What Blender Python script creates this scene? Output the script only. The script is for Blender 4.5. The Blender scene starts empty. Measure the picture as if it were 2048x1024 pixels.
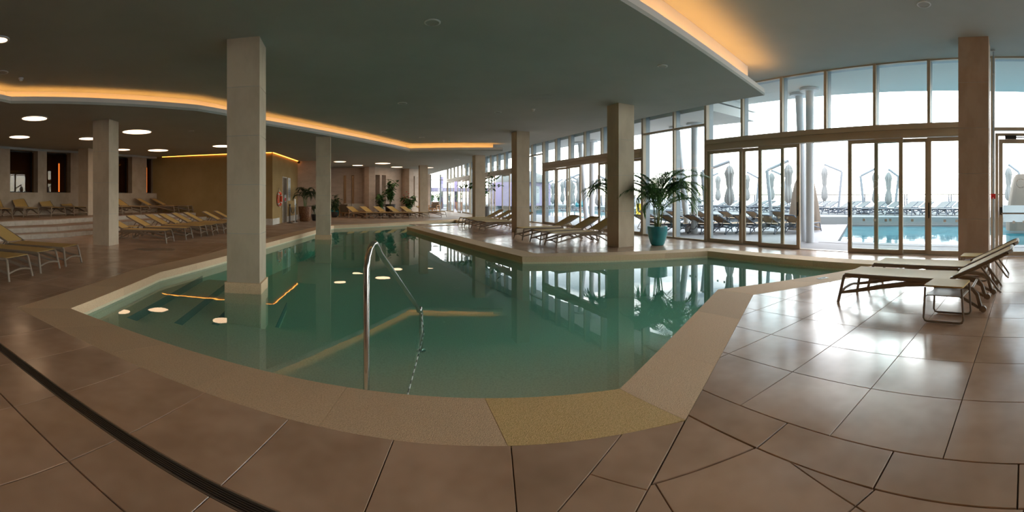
import bpy, math, random
from mathutils import Vector, Matrix
from mathutils.geometry import tessellate_polygon
R = math.radians
random.seed(7)
scene = bpy.context.scene
col = scene.collection

# ------------------------------------------------------------------ camera (a stitched cylindrical panorama)
F, CX, HY, X0, EYE = 850.0, 1024.0, 394.0, 2025.9, 1.35
cam = bpy.data.cameras.new('camera')
cam.type = 'PANO'
cam.panorama_type = 'CENTRAL_CYLINDRICAL'
cam.central_cylindrical_range_u_min = -CX / F
cam.central_cylindrical_range_u_max = CX / F
cam.central_cylindrical_range_v_min = (HY - 1024) / F
cam.central_cylindrical_range_v_max = HY / F
cam.central_cylindrical_radius = 1.0
cam.clip_start, cam.clip_end = 0.05, 6000
cam_ob = bpy.data.objects.new('camera', cam)
cam_ob.location = (0, 0, EYE)
cam_ob.rotation_euler = (R(90), 0, (X0 - CX) / F - R(90))
col.objects.link(cam_ob)
scene.camera = cam_ob

# ------------------------------------------------------------------ exposure, sky
vs = scene.view_settings
vs.view_transform = 'Standard'
vs.look = 'None'
vs.gamma = 1.0
vs.use_curve_mapping = False
vs.exposure = 0.78
scene.cycles.max_bounces = 6
scene.cycles.diffuse_bounces = 4
scene.cycles.glossy_bounces = 3
scene.cycles.transparent_max_bounces = 24
scene.cycles.volume_bounces = 0
scene.cycles.use_light_tree = False
scene.cycles.caustics_reflective = False
SKY_STRENGTH = 4.9
LED_STRENGTH = 4.0
LED_RIGHT = 9.0
LED_WASH = 4.0
LAMP_STRENGTH = 3.0

world = bpy.data.worlds.new('sky')
scene.world = world
world.use_nodes = True
nt = world.node_tree
nt.nodes.clear()
def wn(kind, **kw):
    n = nt.nodes.new(kind)
    for k, v in kw.items(): setattr(n, k, v)
    return n
w_out = wn('ShaderNodeOutputWorld'); w_bg = wn('ShaderNodeBackground'); tc = wn('ShaderNodeTexCoord')
sep = wn('ShaderNodeSeparateXYZ'); nt.links.new(tc.outputs['Generated'], sep.inputs[0])
ramp = wn('ShaderNodeValToRGB'); nt.links.new(sep.outputs['Z'], ramp.inputs[0])
cr = ramp.color_ramp
cr.elements[0].position = 0.0; cr.elements[0].color = (0.86, 0.78, 0.62, 1)
cr.elements[1].position = 1.0; cr.elements[1].color = (0.28, 0.36, 0.48, 1)
e = cr.elements.new(0.09); e.color = (0.80, 0.78, 0.72, 1)
e = cr.elements.new(0.16); e.color = (0.42, 0.45, 0.48, 1)
e = cr.elements.new(0.23); e.color = (0.115, 0.142, 0.17, 1)
e = cr.elements.new(0.55); e.color = (0.22, 0.28, 0.35, 1)
mp = wn('ShaderNodeMapping'); mp.inputs['Scale'].default_value = (1.6, 1.6, 6.0)
nt.links.new(tc.outputs['Generated'], mp.inputs[0])
cl = wn('ShaderNodeTexNoise'); cl.inputs['Scale'].default_value = 2.3; cl.inputs['Detail'].default_value = 3; cl.inputs['Roughness'].default_value = 0.55
nt.links.new(mp.outputs[0], cl.inputs[0])
clr = wn('ShaderNodeValToRGB'); nt.links.new(cl.outputs['Fac'], clr.inputs[0])
clr.color_ramp.elements[0].position = 0.46; clr.color_ramp.elements[0].color = (0, 0, 0, 1)
clr.color_ramp.elements[1].position = 0.66; clr.color_ramp.elements[1].color = (1, 1, 1, 1)
mixc = wn('ShaderNodeMixRGB'); nt.links.new(clr.outputs[0], mixc.inputs[0]); nt.links.new(ramp.outputs[0], mixc.inputs[1])
mixc.inputs[2].default_value = (0.98, 0.97, 0.95, 1)
# veiled sun: broad brightening of the haze around it
sa, se_ = 0.31, 0.225
sd = Vector((math.cos(sa) * math.cos(se_), math.sin(sa) * math.cos(se_), math.sin(se_)))
dot = wn('ShaderNodeVectorMath', operation='DOT_PRODUCT'); nt.links.new(tc.outputs['Generated'], dot.inputs[0]); dot.inputs[1].default_value = sd
mx = wn('ShaderNodeMath', operation='MAXIMUM'); nt.links.new(dot.outputs['Value'], mx.inputs[0]); mx.inputs[1].default_value = 0
pw = wn('ShaderNodeMath', operation='POWER'); nt.links.new(mx.outputs[0], pw.inputs[0]); pw.inputs[1].default_value = 28
ml = wn('ShaderNodeMath', operation='MULTIPLY_ADD'); nt.links.new(pw.outputs[0], ml.inputs[0]); ml.inputs[1].default_value = 1.6; ml.inputs[2].default_value = 1.0
ms = wn('ShaderNodeMath', operation='MULTIPLY'); nt.links.new(ml.outputs[0], ms.inputs[0]); ms.inputs[1].default_value = SKY_STRENGTH
nt.links.new(mixc.outputs[0], w_bg.inputs['Color']); nt.links.new(ms.outputs[0], w_bg.inputs['Strength'])
nt.links.new(w_bg.outputs[0], w_out.inputs[0])

# ------------------------------------------------------------------ materials
MATS = {}
def mat(name, color, rough=0.6, spec=0.5, metal=0.0, noise=None, bump=None, rand=0.0, rough_noise=None, emit=None):
    """noise=(scale, colour2, contrast lo, hi[, stretch]); bump=(scale, strength); rand = brightness variation per object"""
    m = bpy.data.materials.new(name); m.use_nodes = True
    n = m.node_tree.nodes; l = m.node_tree.links
    b = n['Principled BSDF']
    b.inputs['Base Color'].default_value = (*color, 1); b.inputs['Roughness'].default_value = rough
    b.inputs['Specular IOR Level'].default_value = spec; b.inputs['Metallic'].default_value = metal
    t = n.new('ShaderNodeTexCoord'); src = None
    gm = n.new('ShaderNodeNewGeometry')
    if noise:
        mpg = n.new('ShaderNodeMapping'); l.new(gm.outputs['Position'], mpg.inputs[0])
        if len(noise) > 4: mpg.inputs['Scale'].default_value = noise[4]
        tx = n.new('ShaderNodeTexNoise'); tx.inputs['Scale'].default_value = noise[0]; tx.inputs['Detail'].default_value = 3; tx.inputs['Roughness'].default_value = 0.62
        l.new(mpg.outputs[0], tx.inputs[0])
        rp = n.new('ShaderNodeValToRGB'); l.new(tx.outputs['Fac'], rp.inputs[0])
        rp.color_ramp.elements[0].position = noise[2]; rp.color_ramp.elements[0].color = (*color, 1)
        rp.color_ramp.elements[1].position = noise[3]; rp.color_ramp.elements[1].color = (*noise[1], 1)
        src = rp.outputs[0]
    if rand:
        oi = n.new('ShaderNodeObjectInfo'); mr = n.new('ShaderNodeMapRange')
        mr.inputs['To Min'].default_value = 1 - rand; mr.inputs['To Max'].default_value = 1 + rand
        l.new(oi.outputs['Random'], mr.inputs['Value'])
        hs = n.new('ShaderNodeHueSaturation'); l.new(mr.outputs[0], hs.inputs['Value'])
        if src: l.new(src, hs.inputs['Color'])
        else: hs.inputs['Color'].default_value = (*color, 1)
        src = hs.outputs[0]
    if src: l.new(src, b.inputs['Base Color'])
    if bump:
        tb = n.new('ShaderNodeTexNoise'); tb.inputs['Scale'].default_value = bump[0]; tb.inputs['Detail'].default_value = 0
        l.new(gm.outputs['Position'], tb.inputs[0])
        bp = n.new('ShaderNodeBump'); bp.inputs['Strength'].default_value = bump[1]; bp.inputs['Distance'].default_value = 0.01
        l.new(tb.outputs['Fac'], bp.inputs['Height']); l.new(bp.outputs[0], b.inputs['Normal'])
    if rough_noise:
        tr = n.new('ShaderNodeTexNoise'); tr.inputs['Scale'].default_value = rough_noise[0]; tr.inputs['Detail'].default_value = 2
        l.new(gm.outputs['Position'], tr.inputs[0])
        rr = n.new('ShaderNodeMapRange'); rr.inputs['From Min'].default_value = 0.36; rr.inputs['From Max'].default_value = 0.66
        rr.inputs['To Min'].default_value = rough_noise[1]; rr.inputs['To Max'].default_value = rough_noise[2]
        l.new(tr.outputs['Fac'], rr.inputs['Value']); l.new(rr.outputs[0], b.inputs['Roughness'])
    if emit:
        b.inputs['Emission Color'].default_value = (*emit[0], 1); b.inputs['Emission Strength'].default_value = emit[1]
    MATS[name] = m
    return m
mat('tile', (0.65, 0.425, 0.29), 0.4, 0.5, noise=(1.7, (0.49, 0.305, 0.195), 0.38, 0.68), rand=0.10, rough_noise=(1.3, 0.16, 0.268))
mat('tile_far', (0.50, 0.36, 0.26), 0.45, 0.4, noise=(1.7, (0.42, 0.29, 0.20), 0.34, 0.74), rough_noise=(1.3, 0.3, 0.6))
mat('grout', (0.10, 0.07, 0.05), 0.9, 0.1)
mat('coping', (0.90, 0.64, 0.41), 0.75, 0.3, noise=(90, (0.78, 0.53, 0.32), 0.45, 0.6), bump=(180, 0.35), rand=0.09)
mat('coping_sand', (0.90, 0.62, 0.28), 0.75, 0.3, noise=(70, (0.76, 0.50, 0.20), 0.45, 0.6), bump=(170, 0.4))
mat('pool_floor', (0.90, 0.78, 0.56), 0.8, 0.2, noise=(55, (0.78, 0.65, 0.44), 0.45, 0.6))
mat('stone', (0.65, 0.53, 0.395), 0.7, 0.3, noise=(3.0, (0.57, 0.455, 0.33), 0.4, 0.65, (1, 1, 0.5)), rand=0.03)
mat('stone_brown', (0.50, 0.365, 0.27), 0.6, 0.35, noise=(3.0, (0.44, 0.31, 0.22), 0.4, 0.65, (1, 1, 0.5)), rand=0.03)
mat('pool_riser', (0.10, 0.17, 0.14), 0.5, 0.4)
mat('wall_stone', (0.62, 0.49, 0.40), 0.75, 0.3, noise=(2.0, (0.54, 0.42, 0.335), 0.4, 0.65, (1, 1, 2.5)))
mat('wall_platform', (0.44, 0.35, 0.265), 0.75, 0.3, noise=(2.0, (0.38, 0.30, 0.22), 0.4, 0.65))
mat('riser_stone', (0.66, 0.60, 0.52), 0.7, 0.3, noise=(6.0, (0.57, 0.51, 0.43), 0.4, 0.65), rand=0.06)
mat('ochre_wall', (0.40, 0.27, 0.125), 0.9, 0.1, noise=(1.2, (0.36, 0.24, 0.105), 0.4, 0.65))
mat('ceiling', (0.47, 0.50, 0.485), 0.9, 0.2, noise=(0.7, (0.44, 0.47, 0.455), 0.4, 0.65))
mat('ceiling_white', (0.80, 0.79, 0.77), 0.85, 0.2)
mat('bronze', (0.46, 0.37, 0.27), 0.42, 0.5, 0.1)
mat('alu', (0.26, 0.30, 0.33), 0.45, 0.5, 0.2)
mat('black', (0.012, 0.012, 0.012), 0.4, 0.5)
mat('dark_brown', (0.16, 0.095, 0.04), 0.6, 0.3)
mat('steel', (0.62, 0.60, 0.57), 0.14, 0.5, 1.0)
mat('taupe', (0.29, 0.215, 0.155), 0.45, 0.5)
mat('sling', (0.64, 0.42, 0.14), 0.62, 0.4, bump=(700, 0.15))
mat('white', (0.8, 0.8, 0.79), 0.5, 0.4)
mat('white_paint', (0.30, 0.32, 0.35), 0.4, 0.4)
mat('column_paint', (0.66, 0.69, 0.73), 0.4, 0.4)
mat('out_frame', (0.10, 0.115, 0.145), 0.5, 0.4)
mat('out_sling', (0.30, 0.19, 0.10), 0.7, 0.3)
mat('pale_sling', (0.20, 0.205, 0.195), 0.7, 0.3)
mat('canvas', (0.34, 0.335, 0.325), 0.85, 0.2, bump=(14, 0.4))
mat('cover', (0.25, 0.195, 0.155), 0.85, 0.2, bump=(5, 0.6))
mat('paving', (0.37, 0.35, 0.35), 0.8, 0.3, noise=(0.5, (0.33, 0.31, 0.31), 0.4, 0.65))
mat('concrete', (0.21, 0.22, 0.215), 0.8, 0.3)
mat('sea', (0.50, 0.56, 0.60), 0.35, 0.5, noise=(0.05, (0.44, 0.51, 0.56), 0.4, 0.6), bump=(0.6, 0.4))
mat('out_water', (0.04, 0.19, 0.23), 0.06, 0.5, noise=(0.9, (0.07, 0.25, 0.29), 0.4, 0.6), bump=(2.2, 0.25))
mat('turquoise', (0.02, 0.24, 0.27), 0.22, 0.6, noise=(4, (0.012, 0.15, 0.18), 0.4, 0.7, (1, 1, 0.4)))
mat('brown_pot', (0.16, 0.065, 0.03), 0.25, 0.6, noise=(14, (0.28, 0.14, 0.07), 0.45, 0.65))
mat('dark_pot', (0.05, 0.04, 0.035), 0.4, 0.5)
mat('soil', (0.06, 0.035, 0.02), 0.95, 0.1)
mat('palm_leaf', (0.06, 0.17, 0.045), 0.45, 0.4, noise=(5, (0.14, 0.28, 0.07), 0.4, 0.7))
mat('palm_stem', (0.16, 0.22, 0.06), 0.5, 0.4, noise=(20, (0.25, 0.23, 0.10), 0.4, 0.6))
mat('leaf', (0.04, 0.12, 0.03), 0.5, 0.4, noise=(6, (0.10, 0.20, 0.05), 0.4, 0.7))
mat('leaf_dark', (0.02, 0.055, 0.02), 0.5, 0.4, noise=(6, (0.05, 0.10, 0.03), 0.4, 0.7))
mat('red', (0.60, 0.02, 0.02), 0.45, 0.5)
mat('orange_red', (0.85, 0.09, 0.02), 0.5, 0.4)
mat('yellow', (0.85, 0.55, 0.03), 0.5, 0.4)
mat('wood', (0.50, 0.27, 0.12), 0.5, 0.4, noise=(9, (0.38, 0.19, 0.08), 0.4, 0.6, (1, 6, 6)))
mat('cushion', (0.52, 0.48, 0.42), 0.9, 0.1)
mat('cushion_brown', (0.24, 0.18, 0.13), 0.9, 0.1)
mat('door_metal', (0.18, 0.14, 0.10), 0.3, 0.5, 0.5)
mat('lilac', (0.30, 0.26, 0.37), 0.8, 0.2)
mat('blue', (0.03, 0.28, 0.55), 0.6, 0.3)
mat('grille', (0.45, 0.45, 0.43), 0.7, 0.3)
mat('drain', (0.07, 0.05, 0.04), 0.5, 0.5)
mat('rope_white', (0.75, 0.75, 0.70), 0.7, 0.2)
mat('led', (1, 0.6, 0.25), 0.6, 0.2, emit=((1.0, 0.44, 0.10), LED_STRENGTH))
mat('lamp', (1, 1, 1), 0.6, 0.2, emit=((1.0, 0.66, 0.40), LAMP_STRENGTH))
mat('led_right', (1, 0.6, 0.25), 0.6, 0.2, emit=((1.0, 0.45, 0.11), LED_RIGHT))
mat('led_wash', (1, 0.6, 0.25), 0.6, 0.2, emit=((1.0, 0.37, 0.05), LED_WASH))
mat('led_lamp', (1, 0.6, 0.25), 0.6, 0.2, emit=((1.0, 0.30, 0.07), 1.3))

def fresnel(n, l, ior):
    '''same reflectance from either side, as for a thin pane'''
    g = n.new('ShaderNodeNewGeometry'); mr = n.new('ShaderNodeMapRange')
    mr.inputs['To Min'].default_value = ior; mr.inputs['To Max'].default_value = 1 / ior
    l.new(g.outputs['Backfacing'], mr.inputs['Value'])
    fr = n.new('ShaderNodeFresnel'); l.new(mr.outputs[0], fr.inputs['IOR']); return fr
def glass(name, tint, refl=1.0, rough=0.0):
    m = bpy.data.materials.new(name); m.use_nodes = True
    n = m.node_tree.nodes; l = m.node_tree.links; n.remove(n['Principled BSDF'])
    tr = n.new('ShaderNodeBsdfTransparent'); tr.inputs[0].default_value = (*tint, 1)
    gl = n.new('ShaderNodeBsdfGlossy'); gl.inputs['Roughness'].default_value = rough; gl.inputs['Color'].default_value = (refl, refl, refl, 1)
    fr = fresnel(n, l, 1.45)
    mi = n.new('ShaderNodeMixShader'); l.new(fr.outputs[0], mi.inputs[0]); l.new(tr.outputs[0], mi.inputs[1]); l.new(gl.outputs[0], mi.inputs[2])
    l.new(mi.outputs[0], n['Material Output'].inputs[0]); MATS[name] = m
glass('glass', (0.93, 0.97, 0.97))
glass('dark_glass', (0.72, 0.60, 0.46), 0.55)
def frosted():
    m = bpy.data.materials.new('frosted'); m.use_nodes = True
    n = m.node_tree.nodes; l = m.node_tree.links; n.remove(n['Principled BSDF'])
    a = n.new('ShaderNodeBsdfTranslucent'); a.inputs[0].default_value = (0.75, 0.78, 0.8, 1)
    b = n.new('ShaderNodeBsdfDiffuse'); b.inputs[0].default_value = (0.7, 0.72, 0.74, 1)
    mi = n.new('ShaderNodeMixShader'); mi.inputs[0].default_value = 0.3
    l.new(a.outputs[0], mi.inputs[1]); l.new(b.outputs[0], mi.inputs[2]); l.new(mi.outputs[0], n['Material Output'].inputs[0]); MATS['frosted'] = m
frosted()
def water_mat():
    m = bpy.data.materials.new('pool_water'); m.use_nodes = True
    n = m.node_tree.nodes; l = m.node_tree.links; n.remove(n['Principled BSDF'])
    tr = n.new('ShaderNodeBsdfTransparent'); tr.inputs[0].default_value = (0.97, 1, 0.99, 1)
    df = n.new('ShaderNodeBsdfDiffuse'); df.inputs[0].default_value = (0.30, 0.88, 0.82, 1)   # faint milkiness of the water
    mx_ = n.new('ShaderNodeMixShader'); mx_.inputs[0].default_value = 0.16
    l.new(tr.outputs[0], mx_.inputs[1]); l.new(df.outputs[0], mx_.inputs[2])
    gl = n.new('ShaderNodeBsdfGlossy'); gl.inputs['Roughness'].default_value = 0.0
    gm = n.new('ShaderNodeNewGeometry')
    tb = n.new('ShaderNodeTexNoise'); tb.inputs['Scale'].default_value = 1.4; tb.inputs['Detail'].default_value = 2
    l.new(gm.outputs['Position'], tb.inputs[0])
    bp = n.new('ShaderNodeBump'); bp.inputs['Strength'].default_value = 0.06; bp.inputs['Distance'].default_value = 0.02
    l.new(tb.outputs['Fac'], bp.inputs['Height']); l.new(bp.outputs[0], gl.inputs['Normal'])
    fr = fresnel(n, l, 1.33)
    mi = n.new('ShaderNodeMixShader'); l.new(fr.outputs[0], mi.inputs[0]); l.new(mx_.outputs[0], mi.inputs[1]); l.new(gl.outputs[0], mi.inputs[2])
    l.new(mi.outputs[0], n['Material Output'].inputs['Surface'])
    va = n.new('ShaderNodeVolumeAbsorption'); va.inputs['Color'].default_value = (0.10, 0.86, 0.78, 1); va.inputs['Density'].default_value = 0.27
    l.new(va.outputs[0], n['Material Output'].inputs['Volume']); MATS['pool_water'] = m
water_mat()

# ------------------------------------------------------------------ mesh helpers
class MB:
    def __init__(s): s.v = []; s.f = []
    def add(s, v, f):
        o = len(s.v); s.v += [tuple(p) for p in v]; s.f += [tuple(i + o for i in q) for q in f]; return s
    def box(s, x0, x1, y0, y1, z0, z1):
        v = [(x, y, z) for z in (z0, z1) for y in (y0, y1) for x in (x0, x1)]
        return s.add(v, [(0, 2, 3, 1), (4, 5, 7, 6), (0, 1, 5, 4), (2, 6, 7, 3), (0, 4, 6, 2), (1, 3, 7, 5)])
    def obox(s, c, size, ang=0, tilt=None):
        M = Matrix.Rotation(ang, 3, 'Z')
        if tilt is not None: M = M @ tilt
        hx, hy, hz = [q / 2 for q in size]
        v = [Vector(c) + M @ Vector((x, y, z)) for z in (-hz, hz) for y in (-hy, hy) for x in (-hx, hx)]
        return s.add(v, [(0, 2, 3, 1), (4, 5, 7, 6), (0, 1, 5, 4), (2, 6, 7, 3), (0, 4, 6, 2), (1, 3, 7, 5)])
    def prism(s, poly, z0, z1, holes=()):
        loops = [list(poly)] + [list(h) for h in holes]
        flat = [p for lp in loops for p in lp]; n = len(flat)
        tris = tessellate_polygon([[Vector((p[0], p[1], 0)) for p in lp] for lp in loops])
        v = [(p[0], p[1], z0) for p in flat] + [(p[0], p[1], z1) for p in flat]; f = []
        for t in tris:
            a, b, c = [flat[i] for i in t]
            up = (b[0]-a[0])*(c[1]-a[1]) - (b[1]-a[1])*(c[0]-a[0]) > 0
            t2 = t if up else (t[0], t[2], t[1])
            f.append(tuple(i + n for i in t2)); f.append((t2[0], t2[2], t2[1]))
        o = 0
        for k, lp in enumerate(loops):
            m = len(lp); ar = sum(lp[i][0]*lp[(i+1) % m][1] - lp[(i+1) % m][0]*lp[i][1] for i in range(m))
            ccw = ar > 0
            if k: ccw = not ccw
            for i in range(m):
                a, b = o + i, o + (i + 1) % m
                f.append((a, b, b + n, a + n) if ccw else (b, a, a + n, b + n))
            o += m
        return s.add(v, f)
    def tube(s, path, r, n=8, flat=(1, 1), closed=False):
        """sweep an ellipse; r may be a list; flat scales (sideways, up)"""
        path = [Vector(p) for p in path]; m = len(path); rings = []
        for i, p in enumerate(path):
            a = path[i - 1] if (i > 0 or closed) else p; b = path[(i + 1) % m] if (i < m - 1 or closed) else p
            t = (b - a).normalized()
            up = Vector((0, 0, 1)) if abs(t.z) < 0.95 else Vector((1, 0, 0))
            sd = t.cross(up).normalized(); u2 = sd.cross(t).normalized()
            rr = r[i] if isinstance(r, (list, tuple)) else r
            if i and not closed:     # keep the ring from flipping
                ps, pu = rings[-1][1], rings[-1][2]
                sd = (ps - t * ps.dot(t)).normalized(); u2 = sd.cross(t).normalized()
            rings.append(([p + sd * math.cos(2*math.pi*k/n) * rr * flat[0] + u2 * math.sin(2*math.pi*k/n) * rr * flat[1] for k in range(n)], sd, u2))
        v = [q for rg in rings for q in rg[0]]; f = []
        for i in range(m if closed else m - 1):
            j = (i + 1) % m
            for k in range(n):
                f.append((i*n + k, i*n + (k+1) % n, j*n + (k+1) % n, j*n + k))
        if not closed:
            f.append(tuple(range(n - 1, -1, -1))); f.append(tuple((m-1)*n + k for k in range(n)))
        return s.add(v, f)
    def lathe(s, prof, n=24, c=(0, 0, 0), cap=True, wob=None):
        v = []; f = []
        for i, (r, z) in enumerate(prof):
            for k in range(n):
                a = 2*math.pi*k/n; q = r * (wob(a, i) if wob else 1)
                v.append((c[0] + q*math.cos(a), c[1] + q*math.sin(a), c[2] + z))
        m = len(prof)
        for i in range(m - 1):
            for k in range(n):
                f.append((i*n + k, i*n + (k+1) % n, (i+1)*n + (k+1) % n, (i+1)*n + k))
        if cap:
            f.append(tuple(range(n - 1, -1, -1))); f.append(tuple((m-1)*n + k for k in range(n)))
        return s.add(v, f)
    def build(s, name, m, parent=None, smooth=False):
        me = bpy.data.meshes.new(name); me.from_pydata(s.v, [], s.f); me.update()
        if smooth:
            me.polygons.foreach_set('use_smooth', [True] * len(me.polygons))
            me.set_sharp_from_angle(angle=R(40))
        me.materials.append(MATS[m])
        o = bpy.data.objects.new(name, me); col.objects.link(o)
        if parent: o.parent = parent
        return o
def tag(o, label=None, cat=None, group=None, kind=None):
    if label: o['label'] = label
    if cat: o['category'] = cat
    if group: o['group'] = group
    if kind: o['kind'] = kind
    return o
def empty(name, loc=(0, 0, 0), rz=0.0):
    o = bpy.data.objects.new(name, None); o.empty_display_size = 0.2
    o.location = loc; o.rotation_euler = (0, 0, rz); col.objects.link(o); return o
def struct(name, mb, m, smooth=False): return tag(mb.build(name, m, None, smooth), kind='structure')
def copy_tree(o, parent=None):
    c = o.copy(); col.objects.link(c); c.parent = parent
    for ch in list(o.children): copy_tree(ch, c)
    return c
ORD = ['first', 'second', 'third', 'fourth', 'fifth', 'sixth', 'seventh', 'eighth', 'ninth', 'tenth', 'eleventh', 'twelfth',
       'thirteenth', 'fourteenth', 'fifteenth', 'sixteenth', 'seventeenth', 'eighteenth', 'nineteenth', 'twentieth']
def clip(poly, a, b):
    """keep the part of poly left of the directed line a->b"""
    out = []; n = len(poly)
    def sd(p): return (b[0]-a[0])*(p[1]-a[1]) - (b[1]-a[1])*(p[0]-a[0])
    for i in range(n):
        p, q = poly[i], poly[(i+1) % n]; dp, dq = sd(p), sd(q)
        if dp >= 0: out.append(p)
        if dp * dq < 0:
            t = dp / (dp - dq); out.append((p[0] + t*(q[0]-p[0]), p[1] + t*(q[1]-p[1])))
    return out
def area(p): return 0.5 * sum(p[i][0]*p[(i+1) % len(p)][1] - p[(i+1) % len(p)][0]*p[i][1] for i in range(len(p)))
def offset(poly, d):
    """offset a CCW polygon outwards by d with mitres"""
    n = len(poly); out = []
    for i in range(n):
        a, p, b = Vector(poly[i-1]), Vector(poly[i]), Vector(poly[(i+1) % n])
        e1 = (p - a).normalized(); e2 = (b - p).normalized()
        n1 = Vector((e1.y, -e1.x)); n2 = Vector((e2.y, -e2.x)); m = n1 + n2
        out.append(tuple(p + m * (d / max(0.35, m.dot(n1)))) )
    return out
def bearing(px): return (X0 - px) / F      # direction of a bearing, CCW from +X (the facade's normal)
def on_line(px, p, q):
    a = bearing(px); d = Vector((math.cos(a), math.sin(a))); p = Vector(p); e = Vector(q) - p
    det = -d.x*e.y + d.y*e.x; s = (-p.x*e.y + p.y*e.x) / det
    return d * s

# ------------------------------------------------------------------ room levels and pool outline
Z_LOW, Z_MID, Z_HIGH, LIP, WATER = 3.50, 3.86, 4.54, 0.16, -0.165
XF = 9.70                                    # facade plane
A_, B_, C_, E_, F_, G_, H_, I_, J_ = (-3.10, 4.11), (1.80, 2.39), (4.77, 3.97), (8.05, 2.64), (8.0, 7.0), (3.89, 8.8), (2.79, 19.2), (6.2, 20.45), (6.4, 24.2)
POOL = [A_, B_, C_, E_, F_, G_, H_, I_, J_, (-0.54, 20.12), (-0.67, 19.77), (-2.34, 11.98), (-2.70, 9.34), (-3.22, 6.91)]
OUT = offset(POOL, 0.55)
Ao, Bo, Co, Eo, Fo, Go, Ho = OUT[:7]

# floor: sub-floor with the basin cut out, far field, tiles
ROOM = [(-17, -7), (XF + 0.1, -7), (XF + 0.1, 40), (5, 40), (-17, 40)]
floor = struct('floor', MB().prism(ROOM, -0.30, -0.012, [offset(POOL, 0.3)]), 'grout')
def field(polys):
    m = MB()
    for p in polys: m.prism(p, -0.012, 0.0)
    return m
OL = OUT[::-1]
far_polys = [[OUT[7], (XF, 20.9), (XF, 40), (-17, 40), (-17, 12.0), OUT[11], OUT[10], OUT[9], OUT[8]]]
field(far_polys).build('paving_field', 'tile_far', floor)
TILES = []
G = 0.645
def grid(region, ox, oy, rot, u0, u1, v0, v1, gap=0.0025, gu=G, gv=G):
    """tiles of a rotated grid clipped to a convex CCW region given as half-plane lines"""
    c, s = math.cos(rot), math.sin(rot)
    for i in range(u0, u1):
        for j in range(v0, v1):
            q = [(i*gu + gap, j*gv + gap), ((i+1)*gu - gap, j*gv + gap), ((i+1)*gu - gap, (j+1)*gv - gap), (i*gu + gap, (j+1)*gv - gap)]
            q = [(ox + c*x - s*y, oy + s*x + c*y) for x, y in q]
            for a, b in region:
                q = clip(q, a, b)
                if len(q) < 3: break
            if len(q) >= 3 and area(q) > 0.0006: TILES.append(q)
def inset_poly(p, g=0.004): return offset(p, -g) if area(p) > 0 else offset(p[::-1], -g)
def half(poly): return [(poly[i], poly[(i+1) % len(poly)]) for i in range(len(poly))]
# right deck, laid square to the facade
r1 = -R(1.9)
D1 = [(Co, Bo), ((Eo[0], Eo[1]), Co), ((2.163, 9), (2.163, -9)), ((9.62, -9), (9.62, 9)), ((-9, -4.6), (9, -4.6))]
grid(D1[:2] + D1[3:], 2.163, 0.36, r1, 0, 13, -9, 6)
c1, s1 = math.cos(r1), math.sin(r1)
def UV(u, v): return (2.163 + c1*u - s1*v, 0.36 + s1*u + c1*v)
BAND = 0.306
for v0, v1 in ((0.93, 1.9), (0.27, 0.922), (-0.385, 0.262), (-1.03, -0.393), (-1.68, -1.038), (-2.33, -1.688), (-2.98, -2.338), (-3.6, -2.99), (-4.3, -3.61)):
    q = clip([UV(-BAND, v0), UV(-0.004, v0), UV(-0.004, v1), UV(-BAND, v1)], Co, Bo)
    if len(q) > 2: TILES.append(q)
# strip between the canal and the doors, and the peninsula deck
grid([(Co, Eo), (Fo, Eo), ((9.62, -9), (9.62, 30)), ((30, 7.35), (-30, 7.35))], 2.163, 0.36, r1, 8, 13, 0, 12)
grid([(Go, Fo), (Ho, Go), ((9.62, -9), (9.62, 30)), ((30, 20.9), (-30, 20.9)), ((-30, 7.354), (30, 7.354))], 2.163, 0.36, r1, -2, 13, 8, 33)
# left deck
kx = OUT[13]
grid([(Ao, kx), ((-30, kx[1] - .002), (30, kx[1] - .002))[::-1], ((-30, 2.3), (30, 2.3)), ((-9.8, 30), (-9.8, -30)), ((Ao[0] - 9.44, Ao[1] + 3.305), Ao)][0:1] +
     [((30, kx[1] - .002), (-30, kx[1] - .002)), ((-9.8, 30), (-9.8, -30)), (Ao, (Ao[0] - 9.44, Ao[1] + 3.305))][0:2] + [((Ao[0] - 9.44, Ao[1] + 3.305), Ao)], -3.77, 3.73, R(1.5), -11, 2, -2, 8)
grid([(kx, OUT[12]), ((-30, kx[1] + .002), (30, kx[1] + .002)), ((-9.8, 30), (-9.8, -30)), ((30, 9.4), (-30, 9.4))], -3.77, 3.73, R(1.5), -11, 3, 2, 12)
grid([(OUT[12], OUT[11]), ((-30, 9.404), (30, 9.404)), ((-9.8, 30), (-9.8, -30)), ((30, 12.0), (-30, 12.0))], -3.77, 3.73, R(1.5), -11, 4, 6, 15)
# front deck, laid along the near edge of the pool; s runs along the edge, t towards the pool
ea = math.atan2(B_[1] - A_[1], B_[0] - A_[0]); es, en = Vector((math.cos(ea), math.sin(ea))), Vector((-math.sin(ea), math.cos(ea)))
def ST(s, t): p = es * s + en * t; return (p.x, p.y)
T_OUT, T_D1, T_D0 = 2.318, 1.605, 1.520
seam_a, seam_b = Bo, (Bo[0] - 0.877 * 3, Bo[1] - 0.48 * 3)
band_a = ST(0.755, T_OUT); band_b = (band_a[0] - 0.877 * 3, band_a[1] - 0.48 * 3)
S0 = -1.815
def strip(t0, t1, s_from, s_to, regions=(), ds=G, g=0.0025):
    k = s_from
    while k < s_to:
        q = [ST(S0 + k*ds + g, t0), ST(S0 + (k+1)*ds - g, t0), ST(S0 + (k+1)*ds - g, t1), ST(S0 + k*ds + g, t1)]
        for a, b in regions:
            q = clip(q, a, b)
            if len(q) < 3: break
        if len(q) >= 3 and area(q) > 0.004: TILES.append(q)
        k += 1
left_of_band = [(band_a, band_b)]
edge_left = [(Ao, (Ao[0] - 9.44*0 - 1.0, Ao[1] - 3.0))]
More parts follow.
